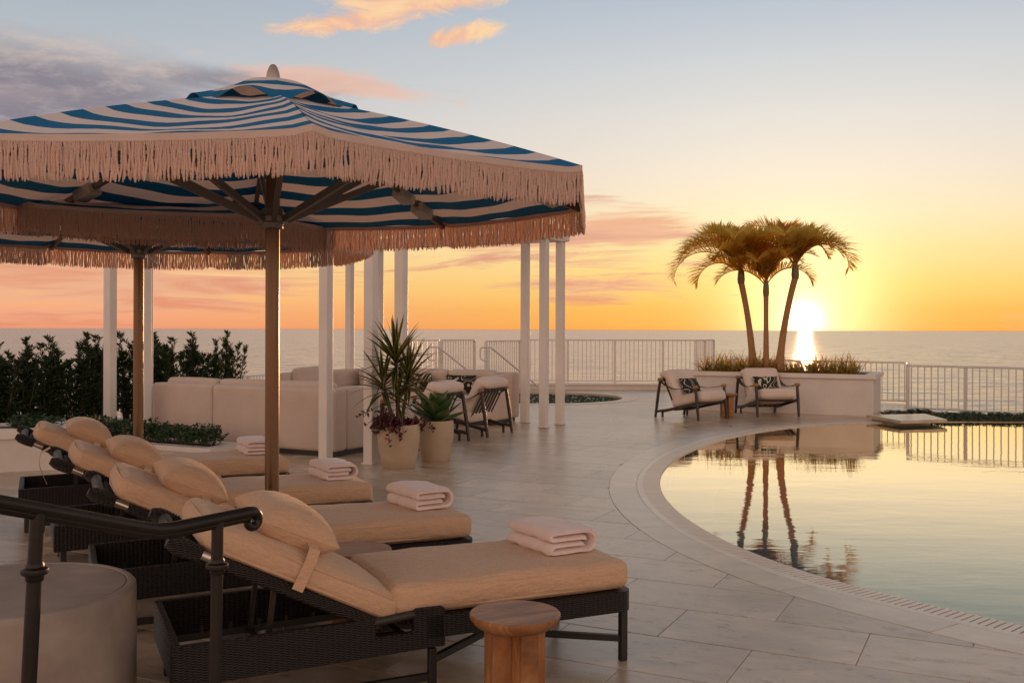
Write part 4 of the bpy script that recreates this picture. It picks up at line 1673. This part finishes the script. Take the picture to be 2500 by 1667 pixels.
Ms = Matrix.Translation((.13, 16.45, 0)) @ Matrix.Rotation(math.atan2(PV.y, PV.x), 4, 'Z')
throw_pillow('dark green pillow with pale lines in the middle of the far sofa', Ms @ Matrix.Translation((1.62, .56, .615)) @ Matrix.Rotation(R(-16), 4, 'X') @ Matrix.Rotation(PI/2, 4, 'X'), seed=1)
throw_pillow('dark green lined pillow at the right end of the far sofa, behind a sling chair', Ms @ Matrix.Translation((.78, .55, .60)) @ Matrix.Rotation(R(-16), 4, 'X') @ Matrix.Rotation(PI/2, 4, 'X'), seed=2)


# ------------------------------------------------------------------ sling armchairs (front is -y, rear +y)
def make_chair():
    o = thing('sling_armchair', 'x', 'armchair', group='wood armchairs with leather arms')
    for s in (-1, 1):
        x = .385*s
        MB().tube([(x, .50, 0), (x, .455, .30), (x, .395, .655)], [.021, .027, .023], 12).build('rear_leg', 'dark_wood', o, smooth=60)
        MB().tube([(x, -.43, 0), (x, -.40, .28), (x, -.365, .555)], [.021, .027, .023], 12).build('front_leg', 'dark_wood', o, smooth=60)
        r = MB().beam((x*.86, .40, .105), (x*.93, -.40, .285), .030, .05).build('side_rail', 'dark_wood', o, bevel=.005)
        MB().box((x*.86, .385, .055), (.028, .032, .11)).build('rail_foot', 'dark_wood', r, bevel=.004)
        MB().beam((x, .478, .10), (x*.88, .12, .165), .032, .042).build('stretcher', 'dark_wood', o, bevel=.004)
        # leather arm sling
        pts = []
        for q in np.linspace(0, 1, 13):
            y = .405+(-.36-.405)*q
            z = .655+(.555-.655)*q-.17*math.sin(PI*q**.72)*.62
            pts.append((x, y, z))
        m = MB()
        for i, p in enumerate(pts):
            ww = .034
            m.v += [(p[0]-ww, p[1], p[2]+.004), (p[0]+ww, p[1], p[2]+.004), (p[0]+ww, p[1], p[2]-.003), (p[0]-ww, p[1], p[2]-.003)]
        for i in range(len(pts)-1):
            for q in range(4):
                m.f.append((i*4+q, i*4+(q+1) % 4, i*4+4+(q+1) % 4, i*4+4+q))
        m.f += [(3, 2, 1, 0), tuple(len(m.v)-4+i for i in range(4))]
        m.build('arm_sling', 'dark_leather', o, smooth=40)
        for (y, z) in ((.395, .655), (-.365, .555)):
            MB().tube([(x-.040, y, z), (x+.040, y, z)], .029, 12, up=(0, 1, 0)).build('leather_cap', 'leather', o, smooth=50)
    MB().tube([(-.385, .398, .645), (.385, .398, .645)], .020, 10).build('top_rail', 'dark_wood', o, smooth=60)
    MB().tube([(-.345, -.39, .283), (.345, -.39, .283)], .018, 8).build('front_rail', 'dark_wood', o, smooth=60)
    MB().tube([(-.335, .12, .15), (.335, .12, .15)], .018, 8).build('low_rail', 'dark_wood', o, smooth=60)
    for i in range(7):
        x = -.285+i*.095
        t = MB().beam((x, .392, .65), (x, .13, .15), .040, .007).build('back_strap', 'dark_leather', o)
        MB().tube([(x-.02, .398, .645), (x+.02, .398, .645)], .0245, 10).build('strap_loop', 'dark_leather', t, smooth=60)
        MB().beam((x, .12, .168), (x, -.39, .302), .034, .006).build('seat_strap', 'dark_leather', o)
    # cushions
    v, f = softbox(.325, .345, .085, .055, .018, 8, .0015, 3, .012)
    c = MB().add(v, f).build('seat_cushion', 'chair_fabric', o, smooth=180)
    c.matrix_local = Matrix.Translation((0, -.135, .335)) @ Matrix.Rotation(R(-14), 4, 'X')
    a = math.atan2(.5, .262)
    v, f = softbox(.325, .335, .075, .055, .02, 8, .0015, 5, .012)
    b = MB().add(v, f).build('back_cushion', 'chair_fabric', o, smooth=180)
    b.matrix_local = Matrix.Translation((0, .195, .505)) @ Matrix.Rotation(a, 4, 'X')
    v, f = softbox(.318, .085, .06, .05, .008, 6, .001, 6, .006)
    h = MB().add(v, f).build('head_roll', 'chair_fabric', o, smooth=180)
    h.matrix_local = Matrix.Translation((0, .392, .735)) @ Matrix.Rotation(R(-8), 4, 'X')
    return o


ch = make_chair()


def put_chair(o, x, y, face, label):
    """face: direction the sitter looks"""
    o.location = (x, y, 0)
    o.rotation_euler = (0, 0, math.atan2(face[1], face[0])+PI/2)
    o['label'] = label
    return o


ca = put_chair(ch, 3.10, 17.07, (.655, -.75), 'cream armchair left of the teak stool before the palm planter')
cb = put_chair(copy_tree(ch), 4.55, 17.72, (.19, -.98), 'cream armchair right of the teak stool before the palm planter')
fd = Vector((-.8955, .445))
for (px, py, l) in ((-.165, 14.22, 'sling armchair nearest the right pergola posts, seen from behind'), (-.75, 13.12, 'sling armchair behind the agave pot, seen from behind')):
    q = Vector((px, py))+fd*.5
    put_chair(copy_tree(ch), q.x, q.y, fd, l)
for o, l, sd in ((ca, 'dark green lined pillow on the left cream armchair', 4), (cb, 'dark green lined pillow on the right cream armchair', 5)):
    M = Matrix.Translation(o.location) @ Matrix.Rotation(o.rotation_euler[2], 4, 'Z') @ Matrix.Translation((.0, .045, .555)) @ Matrix.Rotation(R(62), 4, 'X')
    throw_pillow(l, M, .235, .145, .06, sd)

# ------------------------------------------------------------------ leaves
def leaf_arrays(P, D, L, W, fold=.0):
    """diamond leaves: P roots, D unit directions, L lengths, W half widths -> verts, quads"""
    n = len(P)
    rnd = rng.normal(size=(n, 3))
    S_ = np.cross(D, rnd)
    S_ /= np.linalg.norm(S_, axis=1)[:, None]+1e-9
    L = np.asarray(L)[:, None]; W = np.asarray(W)[:, None]
    mid = P+D*L*.45
    V = np.stack([P, mid+S_*W, P+D*L, mid-S_*W], 1).reshape(-1, 3)
    F = np.arange(n*4).reshape(-1, 4)
    return V, F


def np_mesh(name, V, F, mat):
    me = bpy.data.meshes.new(name)
    me.from_pydata(np.asarray(V).tolist(), [], np.asarray(F).tolist())
    me.materials.append(MAT[mat])
    return me


# ------------------------------------------------------------------ tall hedge: upright podocarpus shrubs
def podocarpus(seed):
    r = random.Random(seed)
    stems = MB()
    P, D, L, W = [], [], [], []
    for s in range(9):
        a = r.uniform(0, 6.28)
        rad = r.uniform(.03, .17)
        h = r.uniform(.72, 1.0) if s else 1.12
        lean = r.uniform(-.05, .05)
        path = [Vector((math.cos(a)*rad*.3*(1-q)+math.cos(a)*rad*q+lean*q*q, math.sin(a)*rad*.3*(1-q)+math.sin(a)*rad*q, h*q)) for q in np.linspace(0, 1, 8)]
        stems.tube(path, [.010*(1-q*.8) for q in np.linspace(0, 1, 8)], 5)
        for b in range(24):
            q = .08+.92*(b+r.random())/24
            i = min(int(q*7), 6)
            p = path[i].lerp(path[i+1], q*7-i)
            ba = r.uniform(0, 6.28)
            el = r.uniform(.45, 1.1)+q*.25
            bl = r.uniform(.07, .19)*(1.15-.65*q)
            d = Vector((math.cos(ba)*math.cos(el), math.sin(ba)*math.cos(el), math.sin(el)))
            if b % 3 == 0:
                stems.tube([p, p+d*bl], [.003, .0015], 3, caps=False)
            for l in range(17):
                t = .15+.85*(l/16)
                lp = p+d*(bl*t)
                la = l*2.4+ba
                side = Vector((math.cos(la), math.sin(la), .25))
                ld = (d*.75+side*.75+Vector((0, 0, .15))).normalized()
                P.append(lp); D.append(ld); L.append(r.uniform(.035, .065)); W.append(r.uniform(.0045, .0075))
        for l in range(22):
            la = r.uniform(0, 6.28)
            ld = Vector((math.cos(la)*.6, math.sin(la)*.6, r.uniform(.3, 1.2))).normalized()
            P.append(path[-1]-Vector((0, 0, r.uniform(0, .06)))); D.append(ld); L.append(r.uniform(.04, .07)); W.append(.006)
    V, F = leaf_arrays(np.array(P), np.array(D), L, W)
    return stems, np_mesh('foliage', V, F, 'podocarpus_leaf')


variants = []
for i in range(4):
    s, fme = podocarpus(40+i)
    o = thing('podocarpus_shrub', 'x', 'shrub', group='tall clipped hedge shrubs')
    s.build('stems', 'bark', o)
    link('foliage', fme, o)
    variants.append(o)
ords = ['first', 'second', 'third', 'fourth', 'fifth', 'sixth', 'seventh', 'eighth', 'ninth', 'tenth', 'eleventh', 'twelfth', 'thirteenth', 'fourteenth', 'fifteenth', 'sixteenth']
h0 = Vector((-6.62, 12.20)); hd = Vector((.445, .8955))
tops = [1.10, 1.12, 1.06, 1.16, 1.08, 1.15, 1.06, 1.22, 1.18, 1.2, 1.05, 1.22, 1.14, 1.20, 1.08, 1.24]
ts = [-.05, .2, .45, .68, .98, 1.25, 1.5, 1.8, 2.12, 2.5, 2.8, 3.1, 3.42, 3.75, 4.08, 4.6]
for i, t in enumerate(ts):
    o = variants[i] if i < 4 else copy_tree(variants[i % 4])
    p = h0+hd*t
    o.location = (p.x+random.uniform(-.05, .05), p.y, .15)
    o.rotation_euler = (0, 0, random.uniform(0, 6.28))
    w = random.uniform(1.3, 1.6)
    o.scale = (w, w, tops[i]/1.07)
    o['label'] = ords[i]+' tall dark evergreen shrub from the left in the hedge row'


# ------------------------------------------------------------------ low glossy shrubs and ground cover
def low_shrub(seed, rx, ry, h, n):
    r = random.Random(seed)
    P, D, L, W = [], [], [], []
    tw = MB()
    for s in range(n):
        a = r.uniform(0, 6.28); q = math.sqrt(r.random())
        x, y = rx*q*math.cos(a), ry*q*math.sin(a)
        z = h*(.55+.45*math.sqrt(max(0, 1-q*q)))*r.uniform(.75, 1.08)
        base = Vector((x*.6, y*.6, 0)); tip = Vector((x, y, z))
        if s % 3 == 0:
            tw.tube([base, tip], [.004, .002], 3, caps=False)
        for k in range(13):
            t = 1-.6*r.random()**1.5
            p = base.lerp(tip, t)
            la = k*2.4+a
            d = Vector((math.cos(la), math.sin(la), r.uniform(.1, 1.1))).normalized()
            P.append(p); D.append(d); L.append(r.uniform(.026, .045)); W.append(r.uniform(.009, .014))
    V, F = leaf_arrays(np.array(P), np.array(D), L, W)
    return tw, np_mesh('foliage', V, F, 'shrub_leaf')


lows = []
for i in range(3):
    tw, fme = low_shrub(70+i, .34, .27, .26, 95)
    o = thing('low_shrub', 'x', 'shrub', group='low glossy shrubs')
    tw.build('stems', 'bark', o)
    link('foliage', fme, o)
    lows.append(o)
li = 0


def place_low(x, y, z, sc, sz, label):
    global li
    o = lows[li] if li < 3 else copy_tree(lows[li % 3])
    li += 1
    o.location = (x, y, z)
    o.rotation_euler = (0, 0, random.uniform(0, 6.28))
    o.scale = (sc, sc, sz)
    o['label'] = label


a = Vector((-3.65, 11.70)); b = Vector((-5.55, 12.66))
for i in range(6):
    p = a.lerp(b, i/5)
    place_low(p.x, p.y, .10, 1.05, random.uniform(.85, 1.15), ords[i]+' low glossy green shrub counted leftwards from the sofa corner')
for i in range(3):
    p = Vector((-6.9, 10.05)).lerp(Vector((-5.2, 10.8)), i/2)
    place_low(p.x, p.y, .38, 1.0, .7, ['leftmost', 'middle', 'right'][i]+' low shrub on top of the left white planter wall')
gx = [(6.75, 17.55), (7.35, 17.9), (7.55, 17.2), (8.0, 17.35), (8.45, 17.2), (8.9, 17.1), (9.3, 17.05)]
for i, (x, y) in enumerate(gx):
    place_low(x, y, -.01, .9, .42, ords[i]+' dark ground cover shrub from the left along the pool edge railing')
strip = MB()
strip.slab([(7.0, 16.62), (11.5, 16.62), (11.5, 17.0), (9.2, 17.38), (7.5, 18.75), (6.75, 17.9)], [], -.05, .004)
tag(strip.build('planting_bed', 'soil'), 'dark soil of the planting bed beyond the pool', kind='structure')
P, D, L, W = [], [], [], []
for i in range(2600):
    x = random.uniform(7.05, 10.2); y = random.uniform(16.66, 17.15)
    P.append((x, y, random.uniform(0, .055)))
    q = random.uniform(0, 6.28)
    d = Vector((math.cos(q), math.sin(q), random.uniform(.1, 1))).normalized()
    D.append(tuple(d)); L.append(random.uniform(.03, .05)); W.append(random.uniform(.009, .014))
V, F = leaf_arrays(np.array(P), np.array(D), L, W)
tag(link('ground_cover', np_mesh('ground_cover', V, F, 'shrub_leaf')), 'low leafy ground cover between pool and right railing', 'ground cover', kind='stuff')


# ------------------------------------------------------------------ spiky clumps and palms in the white planter
def grass_clump(seed):
    r = random.Random(seed)
    m = MB()
    for i in range(70):
        a = r.uniform(0, 6.28)
        el = r.uniform(.45, 1.5)
        L_ = r.uniform(.18, .36)
        w = r.uniform(.006, .010)
        base = Vector((r.gauss(0, .05), r.gauss(0, .05), 0))
        hd_ = Vector((math.cos(a), math.sin(a), 0)); sd = Vector((-math.sin(a), math.cos(a), 0))
        pts = []
        p = base.copy(); e = el
        for k in range(5):
            pts.append(p.copy())
            p = p+(hd_*math.cos(e)+Vector((0, 0, math.sin(e))))*(L_/4)
            e -= r.uniform(.1, .28)
        o = len(m.v)
        for k, q in enumerate(pts):
            ww = w*(1-(k/4)**2)*(1.0 if k else .7)
            if k == 4:
                m.v.append(tuple(q))
            else:
                m.v += [tuple(q+sd*ww), tuple(q-sd*ww)]
        for k in range(3):
            m.f.append((o+2*k, o+2*k+1, o+2*k+3, o+2*k+2))
        m.f.append((o+6, o+7, o+8))
    return m


cl_me = []
pf0 = Vector((3.3, 19.0)); pfd = (Vector((6.39, 17.58))-pf0).normalized(); pfn = Vector((-pfd.y, pfd.x))
k = 0
for row in range(2):
    for i in range(9):
        t = .35+i*.33+row*.16
        if t > 3.1:
            continue
        p = pf0+pfd*t+pfn*(.35+row*.5)
        if k < 4:
            o = grass_clump(200+k).build('spiky_grass', 'grass_blade')
            cl_me.append(o.data)
        else:
            o = link('spiky_grass', cl_me[k % 4])
        o.location = (p.x, p.y, .685)
        o.rotation_euler = (0, 0, random.uniform(0, 6.28))
        s_ = random.uniform(1.1, 1.65)*(.72 if 4 <= i <= 5 and row == 0 else 1)
        o.scale = (s_, s_, s_)
        tag(o, ords[i]+' spiky grass clump from the left in the '+('front' if row == 0 else 'back')+' row of the palm planter', 'grass', 'spiky grasses in the palm planter')
        k += 1


def frond(az, el0, el1, L, llen, seed, sag=0.0):
    """arching feather leaf from the origin"""
    r = random.Random(seed)
    m = MB()
    n = 26
    pts, dirs = [], []
    p = Vector((0, 0, 0))
    h = Vector((math.cos(az), math.sin(az), 0))
    for i in range(n+1):
        q = i/n
        e = el0+(el1-el0)*q**1.35
        d = h*math.cos(e)+Vector((0, 0, math.sin(e)))
        pts.append(p.copy()); dirs.append(d)
        p = p+d*(L/n)
    m.tube(pts, [.014*(1-.85*i/n)+.001 for i in range(n+1)], 5)
    side = Vector((-math.sin(az), math.cos(az), 0))
    nl = 66
    for i in range(nl):
        q = .13+.87*i/(nl-1)
        a = q*n
        k = min(int(a), n-1)
        base = pts[k].lerp(pts[k+1], a-k)
        d = dirs[k]
        upv = side.cross(d)*-1
        if upv.z < 0:
            upv = -upv
        ll = llen*1.45*(math.sin(PI*min(1, .12+q*.95))**.6*.85+.18)*r.uniform(.88, 1.08)
        for s in (-1, 1):
            ld = (d*(.55+.5*q)+side*s*(.85-.35*q)+upv*r.uniform(.3, .75)).normalized()
            w = r.uniform(.012, .017)
            wv = ld.cross(upv)
            wv.normalize()
            mid = base+ld*ll*.5
            tip = base+ld*ll*.92+Vector((0, 0, -ll*r.uniform(.02, .22)))
            o = len(m.v)
            m.v += [tuple(base+wv*w*.5), tuple(base-wv*w*.5), tuple(mid-wv*w), tuple(mid+wv*w), tuple(tip)]
            m.f += [(o, o+1, o+2, o+3), (o+3, o+2, o+4)]
    return m


def palm(label, base, top, r0, fr, seed):
    o = thing('palm_tree', label, 'palm', base, 0, 'palms in the white planter')
    tv = Vector(top)-Vector(base)
    pts = []
    for i in range(15):
        q = i/14
        bend = Vector((tv.x, tv.y, 0))*(.35*q+.65*q*q)
        pts.append(Vector((bend.x, bend.y, tv.z*q)))
    rad = [r0*(1.75-1.0*min(1, q*3.2)) if q < .25 else r0*(.95-.12*q)+.0035*math.sin(q*95) for q in np.linspace(0, 1, 15)]
    MB().tube(pts, rad, 12).build('trunk', 'palm_trunk', o, smooth=60)
    cs = [pts[-1]+Vector((0, 0, z)) for z in (-.03, .05, .18, .30)]
    MB().tube(cs, [r0*.95, r0*1.1, r0*.95, r0*.5], 12).build('crownshaft', 'crownshaft', o, smooth=60)
    for i, (az, e0, e1, L_, ll) in enumerate(fr):
        f = frond(R(az), R(e0), R(e1), L_, ll, seed*31+i).build('frond', 'palm_leaf', o)
        f.location = cs[2]+Vector((0, 0, random.uniform(-.02, .08)))
    return o


Z0 = .66
palm('left palm of three with a long frond drooping left', (4.60, 18.95, Z0), (4.37, 19.0, 2.42), .066,
     [(178, 50, -98, 1.75, .40), (186, 64, -80, 1.6, .4), (20, 60, -50, 1.2, .36), (140, 60, -40, 1.5, .38), (230, 55, -60, 1.3, .36), (165, 66, -70, 1.45, .40), (195, 36, -95, 1.2, .34), (120, 72, -25, 1.5, .38), (75, 76, -25, 1.35, .36), (35, 72, -35, 1.35, .36),
      (-60, 70, -50, 1.35, .36), (-110, 66, -45, 1.5, .36), (215, 70, -40, 1.5, .36), (95, 80, -20, 1.3, .34), (150, 74, -50, 1.4, .40), (60, 66, -60, 1.3, .38), (-30, 66, -60, 1.2, .36)], 3)
palm('middle palm of three, the shortest, with an upright trunk', (4.80, 18.80, Z0), (4.80, 18.82, 2.18), .056,
     [(180, 50, -70, 1.15, .30), (30, 66, -40, 1.2, .32), (150, 66, -40, 1.2, .32), (10, 55, -80, 1.2, .30), (60, 74, -20, 1.2, .32), (120, 76, -15, 1.2, .32), (-70, 70, -55, 1.1, .3), (-120, 66, -55, 1.1, .3), (90, 78, -25, 1.15, .32), (200, 62, -50, 1.1, .3), (-20, 68, -35, 1.2, .3)], 4)
palm('right palm of three leaning towards the sun', (5.02, 18.72, Z0), (5.34, 18.78, 2.50), .068,
     [(2, 62, -112, 1.55, .38), (170, 58, -60, 1.3, .36), (40, 60, -60, 1.4, .36), (-40, 62, -50, 1.2, .34), (110, 70, -20, 1.4, .36), (-12, 62, -70, 1.1, .36), (30, 74, -60, 1.3, .38), (90, 78, -25, 1.35, .36), (150, 74, -20, 1.45, .36), (185, 64, -55, 1.4, .34), (-70, 68, -55, 1.3, .34), (-120, 66, -55, 1.35, .34), (120, 78, -20, 1.2, .34), (60, 76, -25, 1.35, .36)], 5)


# ------------------------------------------------------------------ potted plants by the pergola post
def pot(name, label, x, y, r, h):
    o = thing(name, label, 'pot', (x, y, 0))
    k = r
    MB().lathe([(.0, 0), (k*.72, 0), (k*.76, .012), (k*.88, h*.28), (k*.97, h*.58), (k, h*.8), (k*.985, h*.93), (k*.955, h*.985), (k*.93, h), (k*.86, h), (k*.85, h*.93), (0, h*.93)], 56).build('body', 'pot_stone', o, smooth=35)
    MB().lathe([(0, h*.93+.003), (k*.845, h*.93+.003)], 40, caps=False).build('soil', 'soil', o)
    return o


pot('stone_pot', 'sand coloured stone pot holding the tall variegated plant', -1.232, 10.87, .232, .47)
pot('stone_pot', 'sand coloured stone pot holding the agave', -.868, 11.40, .206, .465)


def blade_mesh(name, L, w, mat, bend, cup, n=8, wide=.35):
    """one long leaf along +x, bending down"""
    m = MB(); m.uv = []
    p = Vector((0, 0, 0)); e = 0.0
    for i in range(n+1):
        q = i/n
        ww = w*(math.sin(PI*min(1, (q*.85+.15))**.8)**.7 if q < 1 else 0.02)
        ww = w*max(.04, (.55+.45*math.sin(PI*min(q/wide/2, .5)))*(1-max(0, (q-wide)/(1-wide))**1.6))
        for j, s in enumerate((-1, -.5, 0, .5, 1)):
            m.v.append((p.x, s*ww, p.z+cup*ww*s*s))
            m.uv.append((j/4, q))
        p = p+Vector((math.cos(e), 0, math.sin(e)))*(L/n)
        e -= bend/n
    for i in range(n):
        for j in range(4):
            a = i*5+j
            m.f.append((a, a+1, a+6, a+5))
    me = bpy.data.meshes.new(name)
    o = m.build(name, mat, smooth=180)
    me = o.data
    bpy.data.objects.remove(o)
    return me


def aim(p, az, el, roll=0.0, s=1.0):
    return Matrix.Translation(p) @ Matrix.Rotation(az, 4, 'Z') @ Matrix.Rotation(-el, 4, 'Y') @ Matrix.Rotation(roll, 4, 'X') @ Matrix.Scale(s, 4)


dr = thing('variegated_plant', 'tall plant with long cream-edged sword leaves in the left pot', 'plant', (-1.232, 10.87, .43))
heads = [((-.04, -.0, .72), 52, .47), ((-.17, -.04, .46), 40, .44), ((.10, .03, .52), 46, .44), ((.0, -.05, .30), 20, .38)]
lm = [blade_mesh('leaf', 1.0, .047, 'variegated_leaf', b, .25) for b in (.15, .45, .9)]
rr = random.Random(5)
for (hp, n, L_) in heads:
    hp = Vector(hp)
    MB().tube([(hp.x*.15, hp.y*.2, -.02), (hp.x*.6, hp.y*.6, hp.z*.5), tuple(hp+Vector((0, 0, .05)))], [.022, .018, .014], 8).build('stem', 'stem', dr, smooth=60)
    for i in range(n):
        q = i/n
        el = R(-22+102*q**.85)+rr.gauss(0, .08)
        az = i*2.39996+rr.gauss(0, .15)
        L1 = L_*rr.uniform(.85, 1.12)
        p = hp+Vector((0, 0, -.10+.17*q))
        inst('leaf', lm[2 if q < .25 else (1 if q < .7 else 0)], dr, aim(p, az, el, rr.gauss(0, .2), L1))

ag = thing('agave', 'green agave rosette with broad pointed leaves in the right pot', 'plant', (-.868, 11.40, .42))
am = [blade_mesh('leaf', 1.0, .20, 'agave_leaf', b, .35, 9, .5) for b in (-.35, -.1, .2)]
for i in range(22):
    q = i/21
    el = R(10+58*q**.8)
    az = i*2.39996+.4
    inst('leaf', am[0 if q < .4 else (1 if q < .75 else 2)], ag, aim(Vector((0, 0, .01+.07*q)), az, el, 0, (.43-.09*q)*rr.uniform(.92, 1.06)))

tr = thing('trailing_plant', 'burgundy trailing plant spilling over the rim of the left pot', 'plant', (-1.232, 10.87, .43))
P, D, L, W = [], [], [], []
PF, DF, LF, WF = [], [], [], []
stm = MB()
for i in range(58):
    a = rr.uniform(0, 6.28)
    L_ = rr.uniform(.12, .30)
    if i == 0: a, L_ = R(185), .46
    if i == 1: a, L_ = R(176), .40
    if i == 2: a, L_ = R(262), .34
    if i == 3: a, L_ = R(275), .30
    if i == 4: a, L_ = R(20), .34
    p = Vector((rr.uniform(-.1, .1), rr.uniform(-.1, .1), .0))
    e = rr.uniform(.7, 1.2) if i not in (2, 3) else .6
    pts = []
    for k in range(9):
        pts.append(p.copy())
        rr_ = math.hypot(p.x, p.y)
        p = p+Vector((math.cos(a)*math.cos(e), math.sin(a)*math.cos(e), math.sin(e)))*(L_/6.0)
        e -= .30 if i > 1 else .24
        if i in (2, 3) and rr_ > .235:
            e = -1.5
    stm.tube(pts, [.003]*8+[.0012], 4, caps=False)
    for k in range(22):
        t = rr.uniform(.1, 1)*7.9
        j = int(t)
        q = pts[j].lerp(pts[j+1], t-j) if j < 8 else pts[8]
        d = Vector((rr.gauss(0, 1), rr.gauss(0, 1), rr.gauss(.2, .8))).normalized()
        tgt = (PF, DF, LF, WF) if (rr.random() < .07 and math.cos(a) > -.2) else (P, D, L, W)
        tgt[0].append(q); tgt[1].append(d); tgt[2].append(rr.uniform(.045, .075)); tgt[3].append(rr.uniform(.011, .017))
stm.build('stems', 'stem', tr)
V, F = leaf_arrays(np.array(P), np.array(D), L, W)
tag(link('foliage', np_mesh('foliage', V, F, 'burgundy_leaf'), tr), kind='stuff')
V, F = leaf_arrays(np.array(PF), np.array(DF), LF, WF)
tag(link('flowers', np_mesh('flowers', V, F, 'pink_flower'), tr), kind='stuff')
